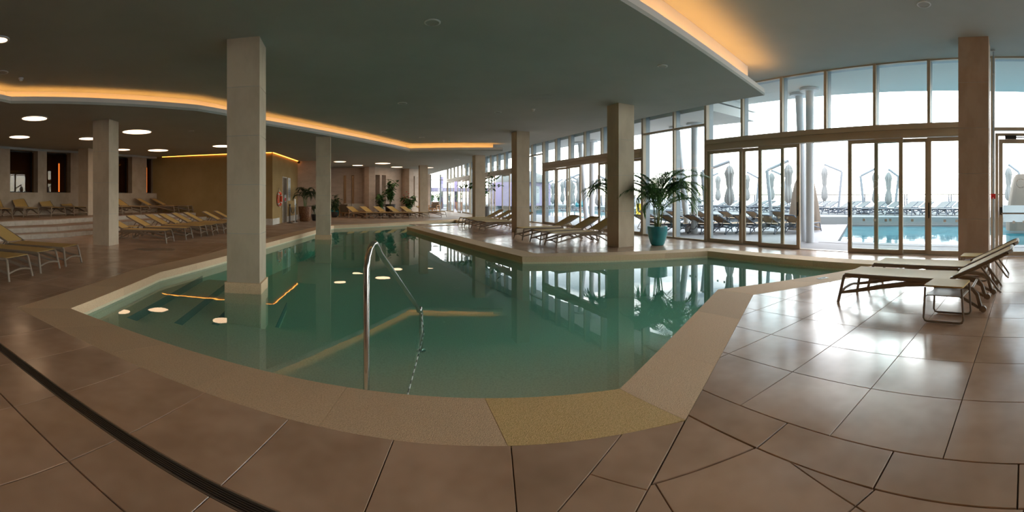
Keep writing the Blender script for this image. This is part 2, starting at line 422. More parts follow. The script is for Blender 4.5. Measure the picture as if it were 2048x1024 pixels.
strip(T_D1 + 0.004, T_OUT - 0.004, -14, 6, [((band_b), (band_a))][0:0] + [(band_a, band_b)][0:0] + [((band_b[0], band_b[1]), (band_a[0], band_a[1]))])
for t0, t1 in ((1.199, T_D0 - 0.004), (0.554, 1.191), (-0.091, 0.546), (-0.736, -0.099), (-1.381, -0.744)):
    strip(t0, t1, -14, 6, [((band_b[0], band_b[1]), (band_a[0], band_a[1]))])
cross0, cross1 = (1.12, 1.75), (1.28, 1.48)
bb = [seam_a, seam_b, band_b, band_a]
for side in (0, 1):
    q = bb if area(bb) > 0 else bb[::-1]
    q = offset(q, -0.004)
    q = clip(q, cross0, cross1) if side else clip(q, cross1, cross0)
    q = offset(q, -0.002)
    if len(q) > 2: TILES.append(q)
band_l = (UV(-BAND - 0.008, -9), UV(-BAND - 0.008, 9))
t184 = (Vector((1.32, 1.50))).dot(en)
tri = [ST(-1, t184 + 0.004), ST(4, t184 + 0.004), ST(4, t184 + 1.2), ST(-1, t184 + 1.2)]
for ab in (band_l, (seam_a, seam_b), (Co, Bo)): tri = clip(tri, *ab)
TILES.append(inset_poly(tri, 0.003))
for i in range(4):
    t1 = t184 - G*i - 0.004; t0 = t184 - G*(i+1) + 0.004
    strip(t0, t1, 0, 12, [band_l, (seam_a, seam_b)])
TILES.sort(key=lambda q: sum(p[0] for p in q)**2/len(q)**2 + sum(p[1] for p in q)**2/len(q)**2)
def tile_mesh(mb, q, cx=0, cy=0):
    b = 0.002
    if min((Vector(q[i]) - Vector(q[i-1])).length for i in range(len(q))) < 0.012:   # drop degenerate corners
        q = [q[i] for i in range(len(q)) if (Vector(q[i]) - Vector(q[i-1])).length >= 0.012]
    if len(q) < 3: return
    q = [(x - cx, y - cy) for x, y in q]
    try: inn = offset(q, -b)
    except Exception: inn = q
    n = len(q)
    v = [(x, y, -0.02) for x, y in q] + [(x, y, -0.003) for x, y in q] + [(x, y, 0.0) for x, y in inn]
    f = [tuple(range(2*n, 3*n))]
    for i in range(n):
        j = (i + 1) % n
        f += [(i, j, n + j, n + i), (n + i, n + j, 2*n + j, 2*n + i)]
    mb.add(v, f)
far_mb = MB()
for k, q in enumerate(TILES):
    cx, cy = sum(p[0] for p in q)/len(q), sum(p[1] for p in q)/len(q)
    if k < 300:
        m = MB(); tile_mesh(m, q, cx, cy)
        if m.v:
            o = m.build('floor_tile', 'tile', floor); o.location = (cx, cy, 0)
    else: tile_mesh(far_mb, q)
if far_mb.v: tag(far_mb.build('floor_tiles', 'tile', floor), kind='stuff')

# pool coping: separate stones
coping = tag(empty('pool_coping'), kind='structure')
def piece(a, b, t): return (a[0] + (b[0]-a[0])*t, a[1] + (b[1]-a[1])*t)
SPLITS = {0: [0, 0.135, 0.27, 0.42, 0.66, 1.0 - 0.155*0 - 0.36 + 0.0, 1.0], 1: [0, 0.258, 0.645, 1.0]}
SPLITS[0] = [0, 0.155, 0.31, 0.47, 0.635, 0.82, 1.0]
for i in range(len(POOL)):
    a, b = POOL[i], POOL[(i+1) % len(POOL)]; ao, bo = OUT[i], OUT[(i+1) % len(POOL)]
    ln = (Vector(b) - Vector(a)).length
    sp = SPLITS.get(i) or [k / max(1, round(ln/1.25)) for k in range(max(1, round(ln/1.25)) + 1)]
    for k in range(len(sp) - 1):
        q = [piece(a, b, sp[k]), piece(ao, bo, sp[k]), piece(ao, bo, sp[k+1]), piece(a, b, sp[k+1])]
        q = offset(q, -0.0015) if area(q) > 0 else offset(q[::-1], -0.0015)
        cx, cy = sum(p[0] for p in q)/4, sum(p[1] for p in q)/4
        m = MB().prism([(x - cx, y - cy) for x, y in q], -0.125, 0.0)
        o = m.build('coping_stone', 'coping_sand' if (i == 0 and k == 5) else 'coping', coping); o.location = (cx, cy, 0.001)

# basin: walls, floor, steps
basin = tag(empty('pool_basin'), kind='structure')
MB().prism(offset(POOL, 0.29), -1.25, -0.125, [offset(POOL, 0.015)]).build('basin_wall', 'pool_floor', basin)
MB().prism(offset(POOL, 0.2), -1.25, -1.00).build('basin_floor', 'pool_floor', basin)
T_IN = 2.868
L0, L1 = Vector(A_), Vector((-3.22, 6.91))
steps = [(-0.29, 3.80, 0.28), (-0.41, 4.38, 0.80), (-0.53, 4.99, 1.20), (-0.65, 5.56, 1.60), (-0.80, 6.15, 2.02)]
for z, t1, dx in steps:
    near = [ST(-6, T_IN), ST(6, T_IN), ST(6, t1), ST(-6, t1)]
    near = clip(near, L1, L0) if False else clip(near, (L0.x, L0.y), (L0.x + (L0.x - L1.x), L0.y + (L0.y - L1.y)))
    near = clip(near, B_, C_)
    leftp = [(L0.x, L0.y), (L0.x + dx, L0.y), (L1.x + dx, 8.6), (L1.x - 0.05, 8.6)]
    leftp = clip(leftp, ST(9, t1), ST(-9, t1)) if False else clip(leftp, ST(-9, t1), ST(9, t1))
    leftp = clip(leftp, L0 + Vector((0.0, 0.0)), L0 + (L0 - L1))
    st = MB()
    if len(near) > 2: st.prism(near, -1.1, z)
    if len(leftp) > 2: st.prism(leftp, -1.1, z)
    st.build('basin_step', 'pool_floor', basin)
    if len(leftp) > 2:
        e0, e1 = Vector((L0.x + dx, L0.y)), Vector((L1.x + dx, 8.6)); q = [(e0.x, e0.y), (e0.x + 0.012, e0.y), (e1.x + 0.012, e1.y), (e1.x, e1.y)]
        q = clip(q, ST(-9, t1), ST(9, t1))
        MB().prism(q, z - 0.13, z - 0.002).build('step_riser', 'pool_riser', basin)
tag(struct('pool_water', MB().prism(offset(POOL, 0.012), -1.2, WATER), 'pool_water'), kind='structure')

# drain channels
def drain(name, p, q, w, label):
    p, q = Vector(p), Vector(q); d = (q - p); ln = d.length; t = empty(name, (p.x, p.y, 0), math.atan2(d.y, d.x))
    MB().box(0, ln, -w/2, w/2, -0.035, -0.024).build('channel', 'black', t)
    g = MB()
    n = 6
    for k in range(n):
        y = -w/2 + w*(k + 0.5)/n; g.box(0, ln, y - w/n*0.26, y + w/n*0.26, -0.022, -0.002)
    g.build('grating', 'drain', t)
    e = MB(); e.box(0, ln, -w/2 - 0.004, -w/2 - 0.001, -0.02, 0.0005); e.box(0, ln, w/2 + 0.001, w/2 + 0.004, -0.02, 0.0005); e.build('edge_strip', 'taupe', t)
    tag(t, label, 'drain')
drain('floor_drain', ST(-5.2, (T_D0 + T_D1)/2), ST(0.35, (T_D0 + T_D1)/2), 0.076, 'long dark slotted floor drain running diagonally across the foreground tiles')
drain('floor_drain', (-4.30, 3.3), (-4.62, 7.06), 0.07, 'dark slotted floor drain in front of the nearest left loungers')

# ------------------------------------------------------------------ ceilings
struct('ceiling', MB().box(-17, XF + 0.1, -7, 40, Z_HIGH, Z_HIGH + 0.2), 'ceiling')
def inset_chain(pts, d):
    """offset an open polyline to its left by d"""
    out = []
    for i, p in enumerate(pts):
        p = Vector(p); ns = []
        if i: e = (p - Vector(pts[i-1])).normalized(); ns.append(Vector((-e.y, e.x)))
        if i < len(pts) - 1: e = (Vector(pts[i+1]) - p).normalized(); ns.append(Vector((-e.y, e.x)))
        m = sum(ns, Vector((0, 0))); out.append(tuple(p + m * (d / m.dot(ns[0]))))
    return out
def tray(name, chain, rest, z0, z1, led, ledmat='led'):
    """suspended slab: thin tray with a lip along chain (slab lies left of it), solid core behind, light strip in the trough"""
    t = tag(empty(name), kind='structure')
    MB().prism(chain + rest, z0, z0 + 0.06).build('slab', 'ceiling', t)
    inn = inset_chain(chain, 0.05); back = inset_chain(chain, 0.34); back2 = inset_chain(chain, 0.36)
    MB().prism(chain + inn[::-1], z0 + 0.06, z0 + LIP).build('fascia', 'ceiling_white', t)
    MB().prism(back + rest, z0 + 0.06, z1 - 0.002).build('core', 'ceiling_white', t)
    a, b = inset_chain(chain, 0.12), inset_chain(chain, 0.20)
    for i in range(len(chain) - 1):
        if i in led:
            MB().prism([a[i], a[i+1], b[i+1], b[i]], z0 + 0.065, z0 + 0.085).build('light_strip', ledmat, t)
    return t
# middle slab: right edge with a cove, edge towards the windows
mid_chain = [(-15.0, -0.55), (3.31, 4.34), (8.75, 5.79), (8.72, 19.8)]
t_mid = tray('ceiling_middle', mid_chain, [(8.72, 24.0), (-15, 24.0)], Z_MID, Z_HIGH, (0, 1), 'led_right')
low_chain = [(7.95, 39.9), (7.85, 28.0), (7.18, 18.5), (3.04, 19.85), (-2.43, 12.46), (-3.13, 10.76), (-3.62, 10.0), (-6.92, 6.90), (-7.15, -6.9)]
low_chain = low_chain[::-1]
# left of the chain must be the slab: it runs from behind the camera up the left side, then along the far side
t_low = tray('ceiling_low', low_chain, [(-17, 39.9), (-17, -6.9)], Z_LOW, Z_MID + 0.001, (0, 1, 2, 3, 4, 5))

# ------------------------------------------------------------------ walls
def wall_seg(name, p, q, z0, z1, m, th=0.2, parent=None):
    """wall box whose visible face runs p->q; thickness goes to the left of p->q"""
    p, q = Vector(p), Vector(q); d = (q - p).normalized(); nn = Vector((-d.y, d.x)) * th
    mb = MB().prism([tuple(p), tuple(q), tuple(q + nn), tuple(p + nn)], z0, z1)
    return struct(name, mb, m) if parent is None else mb.build(name, m, parent)
# window wall of the raised platform (two facets)
W0, W1, W2 = (-14.2, 9.0), (-12.8, 14.57), (-10.1, 20.72)
Z_PL = 0.55
SILL, WTOP = 1.55, 3.40
wl = tag(empty('wall_left'), kind='structure')
wins = [[on_line(12, W0, W1), on_line(67, W0, W1)], [on_line(87, W1, W2), on_line(134, W1, W2)], [on_line(152, W1, W2), on_line(186, W1, W2)],
        [on_line(222, W1, W2), on_line(256, W1, W2)], [on_line(285, W1, W2), on_line(307, W1, W2)]]
first = [on_line(-60, W0, W1), on_line(-8, W0, W1)]
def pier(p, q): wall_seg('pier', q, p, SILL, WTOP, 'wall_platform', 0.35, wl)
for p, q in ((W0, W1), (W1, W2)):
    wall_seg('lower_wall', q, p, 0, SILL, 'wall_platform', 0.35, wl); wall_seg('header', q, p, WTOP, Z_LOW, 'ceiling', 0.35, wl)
pier(W0, first[0]); pier(first[1], wins[0][0]); pier(wins[0][1], W1); pier(W1, wins[1][0]); pier(wins[1][1], wins[2][0]); pier(wins[2][1], wins[3][0]); pier(wins[3][1], wins[4][0]); pier(wins[4][1], W2)
for k, (p, q) in enumerate([first] + wins):
    p, q = Vector(p), Vector(q); d = (q - p); ln = d.length; t = tag(empty('window_%d' % (20 + k), (p.x, p.y, 0), math.atan2(d.y, d.x)), kind='structure')
    fr = MB()
    for x0, x1, z0, z1 in ((0, 0.05, SILL, WTOP), (ln - 0.05, ln, SILL, WTOP), (0.05, ln - 0.05, SILL, SILL + 0.04), (0.05, ln - 0.05, WTOP - 0.05, WTOP)):
        fr.box(x0, x1, 0.12, 0.18, z0, z1)
    fr.build('window_frame', 'black', t)
    MB().box(0.05, ln - 0.05, 0.14, 0.155, SILL + 0.04, WTOP - 0.05).build('pane', 'dark_glass', t)
# dim rooms behind those windows with an upright light strip
QB = [(-14.25, 9.0), (-15.9, 9.1), (-14.2, 15.2), (-11.2, 21.9), (-9.8, 21.0)]
for k in range(len(QB) - 1): wall_seg('wall_back_room_%d' % (k + 1), QB[k+1], QB[k], 0, Z_LOW, 'dark_brown', 0.15)
for px, a, b, lab in ((118, W1, W2, 'upright orange light strip seen through the second platform window from the left'), (293, W1, W2, 'upright orange light strip seen through the rightmost platform window')):
    p = on_line(px, a, b); dd = Vector((math.cos(bearing(px)), math.sin(bearing(px)))); c = p + dd * 1.1
    t = empty('wall_lamp', (c.x, c.y, 1.2), bearing(px))
    MB().box(-0.02, 0.02, -0.05, 0.05, 0, 1.9).build('housing', 'dark_brown', t)
    MB().box(-0.04, -0.021, -0.03, 0.03, 0.05, 1.8).build('light_tube', 'led_lamp', t)
    tag(t, lab, 'lamp', 'upright light strips behind the platform windows')
# ochre wall and the block with the door
BK0, BK1 = Vector((-3.5, 20.2)), Vector((-2.85, 25.3))
wall_seg('wall_ochre', BK0, W2, 0, Z_LOW, 'ochre_wall', -0.25) if False else struct('wall_ochre', MB().prism([W2, tuple(BK0), (BK0.x, BK0.y + 0.3), (W2[0], W2[1] + 0.3)], 0, Z_LOW), 'ochre_wall')
bd = (BK1 - BK0).normalized(); bn = Vector((-bd.y, bd.x))           # bn points into the block
bl = tag(empty('wall_block'), kind='structure')
MB().prism([tuple(BK0), tuple(BK1), tuple(BK1 + bn*0.25), tuple(BK0 + bn*0.25)], 0, Z_LOW).build('wall_face', 'ochre_wall', bl)
baseb = tag(empty('baseboard_block'), kind='structure')
x = 0.0
DOOR0, DOOR1 = 1.72, 2.62
while x < (BK1 - BK0).length:
    x1 = min(x + 0.6, (BK1 - BK0).length)
    if x1 <= DOOR0 or x >= DOOR1 - 0.25:
        a = BK0 + bd*(x + 0.004); b = BK0 + bd*(x1 - 0.004)
        MB().prism([tuple(a - bn*0.015), tuple(b - bn*0.015), tuple(b + bn*0.002), tuple(a + bn*0.002)], 0.002, 0.30).build('skirting_tile', 'riser_stone', baseb)
    x = x1
m = MB()
for i in range(10):
    a = W2[0] + (BK0.x - W2[0]) * i / 10; b = W2[0] + (BK0.x - W2[0]) * (i + 1) / 10
    if b > -7.6:
        ya = W2[1] + (BK0.y - W2[1]) * i / 10 ; yb = W2[1] + (BK0.y - W2[1]) * (i + 1) / 10
        MB().prism([(a + .004, ya - .015), (b - .004, yb - .015), (b - .004, yb), (a + .004, ya)], 0.002, 0.30).build('skirting_tile', 'riser_stone', baseb)
# light strips washing the ochre walls from the ceiling gap
tr1 = tag(empty('trim_1'), kind='structure')
def wash(p, q, off):
    p, q = Vector(p), Vector(q); d = (q - p).normalized(); nn = Vector((d.y, -d.x))
    MB().prism([tuple(p + nn*off), tuple(q + nn*off), tuple(q + nn*(off + 0.035)), tuple(p + nn*(off + 0.035))], Z_LOW - 0.022, Z_LOW - 0.001).build('light_strip', 'led_wash', tr1)
wash((W2[0] + 0.6, W2[1]), tuple(BK0 + Vector((-0.03, 0))), 0.02); wash(tuple(BK0), tuple(BK1), 0.02)
# dark back wall beside the block, return, far stone walls in a saw-tooth
far = [tuple(BK1), (-1.15, 25.25), (-1.45, 31.3), (1.25, 31.1), (1.66, 29.9), (4.34, 32.3), (4.78, 31.6), (6.0, 32.8), (7.25, 39.6)]
for i in range(len(far) - 1):
    p, q = Vector(far[i]), Vector(far[i+1]); d = (q - p).normalized(); nn = Vector((-d.y, d.x))
    w = tag(empty('wall_far_%d' % (i + 1)), kind='structure')
    slots = {2: [(0.48, 0.56), (0.70, 0.775)], 4: [(0.185, 0.31), (0.37, 0.49)], 6: [(0.30, 0.42)]}.get(i, [])
    ln = (q - p).length; cuts = [0.0] + [c for s in slots for c in s] + [1.0]
    for k in range(0, len(cuts), 2):
        a, b = p + d*ln*cuts[k], p + d*ln*cuts[k+1]
        MB().prism([tuple(a), tuple(b), tuple(b + nn*0.45), tuple(a + nn*0.45)], 0, Z_LOW).build('wall_face', 'wall_stone', w)
    for s0, s1 in slots:
        a, b = p + d*ln*s0, p + d*ln*s1; z0, z1 = 0.62, 2.95
        MB().prism([tuple(a), tuple(b), tuple(b + nn*0.45), tuple(a + nn*0.45)], 0, z0).build('wall_face', 'wall_stone', w)
        MB().prism([tuple(a), tuple(b), tuple(b + nn*0.45), tuple(a + nn*0.45)], z1, Z_LOW).build('wall_face', 'wall_stone', w)
        MB().prism([tuple(a + nn*0.38), tuple(b + nn*0.38), tuple(b + nn*0.40), tuple(a + nn*0.40)], z0, z1).build('pane', 'dark_glass' if i == 2 else 'glass', w)
# rear of the hall, behind the photographer
struct('wall_back', MB().box(-15, 4.8, -7.2, -7, 0, Z_HIGH), 'wall_stone')
rear = tag(empty('window_30'), kind='structure')  # unseen glazing, added to bring more daylight onto the foreground floor
for k in range(4):
    x = 4.84 + 4.8*k/3; MB().box(x - 0.04, x + 0.04, -7.14, -7.02, 0.002, Z_HIGH - 0.002).build('mullion', 'bronze', rear)
    if k < 3:
        MB().box(x + 0.042, x + 1.558, -7.09, -7.07, 0.06, 3.0).build('pane', 'glass', rear); MB().box(x + 0.042, x + 1.558, -7.09, -7.07, 3.06, Z_HIGH - 0.01).build('pane', 'glass', rear)
        MB().box(x + 0.042, x + 1.558, -7.12, -7.04, 3.0, 3.06).build('transom', 'bronze', rear); MB().box(x + 0.042, x + 1.558, -7.12, -7.04, 0.002, 0.06).build('sill', 'bronze', rear)
struct('ground_rear', MB().box(-30, 36, -45, -12.01, -0.5, -0.012), 'paving'); struct('ground_rear_strip', MB().box(-30, XF + 0.09, -12, -7.21, -0.5, -0.012), 'paving')
struct('wall_side', MB().box(-15.2, -15, -7, 9, 0, Z_HIGH), 'wall_stone')
struct('wall_side_link', MB().box(-15.2, -14.2, 9.0, 9.3, 0, Z_HIGH), 'wall_stone')
struct('wall_end', MB().box(-15, 7.9, 40, 40.2, 0, Z_HIGH), 'wall_stone'); struct('wall_end_pier', MB().box(7.2, 8.0, 39.5, 39.75, 0, Z_LOW), 'wall_stone')

# raised platform with three risers faced in stone
edges = [[(-9.6, 3.0), (-9.35, 9.4), (-8.72, 11.2), (-8.5, 13.4), (-8.05, 15.6), (-7.5, 17.4), (-6.9, 18.8), (-6.4, 20.60)],
         [(-10.0, 3.0), (-9.75, 9.4), (-9.1, 11.3), (-8.9, 13.5), (-8.45, 15.8), (-7.95, 17.6), (-7.35, 19.0), (-6.9, 20.62)],
         [(-10.5, 3.0), (-10.25, 9.7), (-9.72, 12.0), (-9.62, 14.2), (-9.2, 16.2), (-8.7, 17.9), (-8.1, 19.2), (-7.5, 20.64)]]
plat = tag(empty('floor_platform'), kind='structure')
zs = [0.18, 0.365, Z_PL]
for k in range(3):
    z0 = zs[k-1] if k else 0.0
    MB().prism(edges[k] + [(-10.1, 20.7), (-12.8, 14.57), (-14.2, 9.0), (-14.9, 3.0)], 0.002 if k == 0 else z0, zs[k] - 0.03).build('step_core', 'tile_far', plat)
    ov = [(x + 0.02, y) for x, y in edges[k]]
    MB().prism(ov + [(-10.1, 20.7), (-12.8, 14.57), (-14.2, 9.0), (-14.9, 3.0)], zs[k] - 0.03, zs[k]).build('tread', 'tile_far', plat)
    for i in range(len(edges[k]) - 1):
        a, b = Vector(edges[k][i]), Vector(edges[k][i+1]); ln = (b - a).length; d = (b - a)/ln; nn = Vector((d.y, -d.x)); n = max(1, round(ln/0.62))
        for j in range(n):
            p, q = a + d*(ln*j/n + 0.004), a + d*(ln*(j+1)/n - 0.004)
            MB().prism([tuple(p), tuple(p + nn*0.012), tuple(q + nn*0.012), tuple(q)], z0 + 0.003, zs[k] - 0.032).build('riser_tile', 'riser_stone', plat)

# ------------------------------------------------------------------ facade
NWIN = [0]; NDOOR = [0]
def post(mb, y, w=0.07, z0=0.0, z1=Z_HIGH, x0=XF - 0.08, x1=XF + 0.06): mb.box(x0, x1, y - w/2, y + w/2, z0, z1)
def fin(t, y, z0, z1):
    MB().box(XF - 0.07, XF + 0.03, y - 0.036, y + 0.036, z0, z1).build('mullion', 'bronze', t)
    MB().box(XF + 0.032, XF + 0.21, y - 0.04, y + 0.04, z0, z1).build('fin', 'alu', t)
def sticker(t, x, y, z):
    MB().box(x - 0.012, x - 0.008, y - 0.03, y + 0.03, z - 0.03, z + 0.03).build('sticker', 'white', t)
def ring(t, x, y, z, r=0.085):
    MB().tube([(x - 0.010, y + r*math.cos(a), z + r*math.sin(a)) for a in [2*math.pi*k/24 for k in range(24)]], 0.006, 6, closed=True).build('ring_decal', 'white', t)
def upper(t, ys, z0, z1=Z_HIGH):
    for i, y in enumerate(ys):
        if 0 < i < len(ys) - 1: fin(t, y, z0, z1)
    for i in range(len(ys) - 1):
        MB().box(XF - 0.008, XF + 0.008, ys[i] + 0.03, ys[i+1] - 0.03, z0, z1).build('pane', 'glass', t)
    MB().box(XF - 0.05, XF + 0.05, ys[0], ys[-1], z1 - 0.03, z1).build('head_rail', 'bronze', t)
def leaf(y0, y1, dx, handle, zt=2.73):
    """one sliding door leaf"""
    NDOOR[0] += 1
    t = tag(empty('door_%d' % NDOOR[0], (XF + dx, y0, 0)), kind='structure'); w = y1 - y0
    SW = 0.095
    for yy in (0, w - SW): MB().box(-0.025, 0.025, yy, yy + SW, 0.012, zt).build('stile', 'bronze', t)
    MB().box(-0.025, 0.025, SW, w - SW, 0.012, 0.11).build('bottom_rail', 'bronze', t)
    MB().box(-0.025, 0.025, SW, w - SW, zt - 0.09, zt).build('top_rail', 'bronze', t)
    p = MB().box(-0.006, 0.006, SW, w - SW, 0.11, zt - 0.09).build('pane', 'glass', t)
    for f in (0.3, 0.5, 0.7): sticker(p, 0.0, w*f, 0.80)
    ring(p, 0.0, w*0.5, 1.66)
    if handle is not None:
        y = 0.048 if handle == 0 else w - 0.048
        h = MB().box(-0.05, -0.026, y - 0.014, y + 0.014, 0.90, 1.02).box(-0.066, -0.05, y - 0.012, y + 0.012, 0.86, 1.22).build('handle', 'black', t)
def header(t, y0, y1):
    MB().box(XF - 0.12, XF + 0.08, y0, y1, 2.93, 3.06).build('header_upper', 'bronze', t)
    MB().box(XF - 0.09, XF + 0.07, y0, y1, 2.83, 2.928).build('header_middle', 'bronze', t)
    MB().box(XF - 0.12, XF + 0.08, y0, y1, 2.74, 2.828).build('header_lower', 'bronze', t)
def posts(t, ys):
    for y in ys:
        MB().box(XF - 0.09, XF + 0.05, y - 0.045, y + 0.045, 0.004, Z_HIGH - 0.002).build('post', 'bronze', t)
        MB().box(XF + 0.052, XF + 0.24, y - 0.04, y + 0.04, 0.004, Z_HIGH - 0.002).build('fin', 'alu', t)
def window():
    NWIN[0] += 1; return tag(empty('window_%d' % NWIN[0]), kind='structure')
def door_bay(ys, leaves):
    t = window(); y0, y1 = ys[0], ys[-1]; header(t, y0 + 0.05, y1 - 0.05); upper(t, ys, 3.062)
    MB().box(XF - 0.09, XF + 0.1, y0, y1, -0.01, 0.010).build('threshold', 'bronze', t)
    for l in leaves: leaf(*l)
def fixed_bay(ys, zt=3.55):
    t = window(); y0, y1 = ys[0], ys[-1]
    MB().box(XF - 0.06, XF + 0.05, y0 + 0.05, y1 - 0.05, zt - 0.03, zt + 0.03).build('transom', 'bronze', t)
    MB().box(XF - 0.06, XF + 0.05, y0 + 0.05, y1 - 0.05, 0.002, 0.05).build('sill', 'bronze', t)
    upper(t, ys, zt + 0.03)
    for i in range(len(ys) - 1):
        p = MB().box(XF - 0.008, XF + 0.008, ys[i] + 0.03, ys[i+1] - 0.03, 0.05, zt - 0.03).build('pane', 'glass', t)
        ym = (ys[i] + ys[i+1]) / 2
        for f in (-0.25, 0, 0.25): sticker(p, XF, ym + f, 0.80)
        ring(p, XF, ym, 1.66)
    for y in ys[1:-1]: fin(t, y, 0.05, zt - 0.03)
door_bay([0.50, 1.94, 3.26, 4.56, 5.85, 7.15, 8.50], [(7.17, 8.45, -0.01, 0), (5.83, 7.20, 0.06, None), (5.27, 6.56, -0.075, 0), (2.55, 3.93, -0.075, 1), (1.95, 3.30, 0.06, None), (0.60, 1.98, -0.01, 1)])
fixed_bay([8.50, 9.90, 11.45])
door_bay([11.45, 12.74, 14.03, 15.32, 16.61, 17.90, 19.22], [(17.93, 19.17, -0.01, 0), (16.72, 17.98, 0.06, 0), (15.55, 16.78, -0.075, 0), (13.0, 14.2, -0.075, 1), (12.74, 13.9, 0.06, None), (11.5, 12.8, -0.01, None)])
fixed_bay([19.22, 20.6, 22.0])
door_bay([22.0, 23.3, 24.6, 25.9, 27.2, 28.5, 29.9], [(28.55, 29.85, -0.01, 0), (27.2, 28.6, 0.06, 0), (26.2, 27.45, -0.075, 0), (23.6, 24.9, -0.075, None), (22.05, 23.4, -0.01, None)])
fixed_bay([29.9, 31.0, 32.0])
door_bay([32.0, 33.25, 34.5, 35.75, 37.0, 38.25, 39.5], [(38.2, 39.45, -0.01, None), (36.9, 38.2, -0.075, None), (34.6, 35.6, -0.075, None), (33.3, 34.6, 0.06, None), (32.05, 33.3, -0.01, None)])
t = window(); posts(t, [0.46, 8.50, 11.45, 19.22, 22.0, 29.9, 32.0, 39.5])
# exit door beside the last pillar
t = window(); upper(t, [-0.82, 0.42], 2.93)
MB().box(XF - 0.08, XF + 0.05, -0.82, 0.42, 2.86, 2.93).build('transom', 'bronze', t)
fixed_bay([-7.0, -5.5, -4.0, -2.4, -0.88], 2.93)
t = window(); posts(t, [-0.88, -6.98])
NDOOR[0] += 1
t = tag(empty('door_%d' % NDOOR[0], (XF - 0.03, -0.80, 0)), kind='structure')
for y in (0.0, 1.13): MB().box(-0.04, 0.05, y, y + 0.075, 0.005, 2.80).build('jamb', 'bronze', t)
MB().box(-0.04, 0.05, 0.075, 1.13, 2.74, 2.80).build('head', 'bronze', t)
for y in (0.08, 1.03): MB().box(-0.03, 0.03, y, y + 0.095, 0.012, 2.66).build('stile', 'bronze', t)
MB().box(-0.03, 0.03, 0.175, 1.03, 2.57, 2.66).build('top_rail', 'bronze', t); MB().box(-0.03, 0.03, 0.175, 1.03, 0.012, 0.11).build('bottom_rail', 'bronze', t)
p = MB().box(-0.006, 0.006, 0.175, 1.03, 0.11, 2.57).build('pane', 'glass', t)
MB().box(0.007, 0.012, 0.18, 1.025, 0.78, 1.16).build('frosted_band', 'frosted', t)
for f in (0.35, 0.55, 0.78): sticker(p, 0.0, f, 0.78)
ring(p, 0.0, 0.62, 1.66, 0.10)
b = MB().tube([(-0.09, 0.13, 0.98), (-0.09, 1.06, 0.98)], 0.02, 10).build('push_bar', 'steel', t, True)
MB().box(-0.10, -0.03, 1.045, 1.09, 0.95, 1.12).box(-0.10, -0.03, 0.10, 0.145, 0.95, 1.12).build('bracket', 'black', b)
MB().box(-0.10, -0.031, 0.72, 0.98, 2.66, 2.74).build('door_closer', 'black', t); MB().box(-0.075, -0.055, 0.12, 0.72, 2.69, 2.71).build('closer_arm', 'black', t)
# glazed end wall far off
t = window()
for x in (8.06, 9.0): 
    MB().box(x - 0.05, x + 0.05, 39.5, 39.7, 0.002, Z_LOW - 0.002).build('mullion', 'alu', t)
for a, b in ((8.12, 8.95), (9.05, 9.64)):
    p = MB().box(a, b, 39.58, 39.60, 0.06, 2.95).build('pane', 'glass', t); MB().box(a, b, 39.58, 39.60, 3.01, Z_LOW - 0.01).build('pane', 'glass', t)
MB().box(8.12, 9.64, 39.54, 39.66, 2.95, 3.01).build('transom', 'bronze', t); MB().box(8.12, 9.64, 39.52, 39.66, 0.002, 0.06).build('sill', 'bronze', t)

# ------------------------------------------------------------------ pillars of stacked stone panels
def pillar(x0, x1, y0, y1, z0, z1, label, plinth=None, pm='stone'):
    cx, cy = (x0+x1)/2, (y0+y1)/2; hx, hy = (x1-x0)/2, (y1-y0)/2
    t = empty('pillar', (cx, cy, z0)); H = z1 - z0; n = max(3, round(H/0.92)); zb = 0.0
    if plinth is not None:
        MB().box(-hx - 0.03, hx + 0.03, -hy - 0.03, hy + 0.03, 0, plinth - z0).build('plinth', 'coping', t); zb = plinth - z0
    MB().box(-hx + 0.006, hx - 0.006, -hy + 0.006, hy - 0.006, zb, H - 0.001).build('core', 'grille', t)
    for k in range(n):
        a = zb + (H - zb)*k/n + (0.0035 if k else 0); b = zb + (H - zb)*(k+1)/n - 0.0035*(k < n - 1)
        MB().box(-hx, hx, -hy, hy, a, b).build('stone_panel', pm, t)
    return tag(t, label, 'pillar')
pillar(-1.86, -1.33, 6.50, 7.03, -1.0, Z_MID, 'large square stone pillar standing in the near left of the pool', 0.0)
pillar(-1.05, -0.53, 15.1, 15.62, -1.0, Z_LOW, 'square stone pillar standing in the water at the far left of the pool', 0.0)
pillar(-6.72, -6.19, 9.95, 10.48, 0.001, Z_LOW, 'square stone pillar on the left deck between the yellow loungers and steps')
pillar(-11.15, -10.62, 15.35, 15.88, Z_PL, Z_LOW, 'stone pillar on the raised platform behind the left deck pillar')
pillar(6.78, 7.31, 9.05, 9.58, 0.001, Z_MID, 'square stone pillar beside the turquoise potted palm')
pillar(6.34, 6.87, 14.85, 15.38, 0.001, Z_MID, 'square stone pillar between the two lounger groups on the right deck')
pillar(6.55, 7.08, 20.75, 21.28, 0.001, Z_LOW, 'stone pillar behind the four far loungers on the right deck')
pillar(5.0, 5.55, 28.2, 28.75, 0.001, Z_LOW, 'distant stone pillar at the end of the row of far loungers')
pillar(8.42, 9.02, 0.485, 1.09, 0.001, Z_HIGH, 'tall brown stone pillar in front of the glazing beside the exit door', None, 'stone_brown')

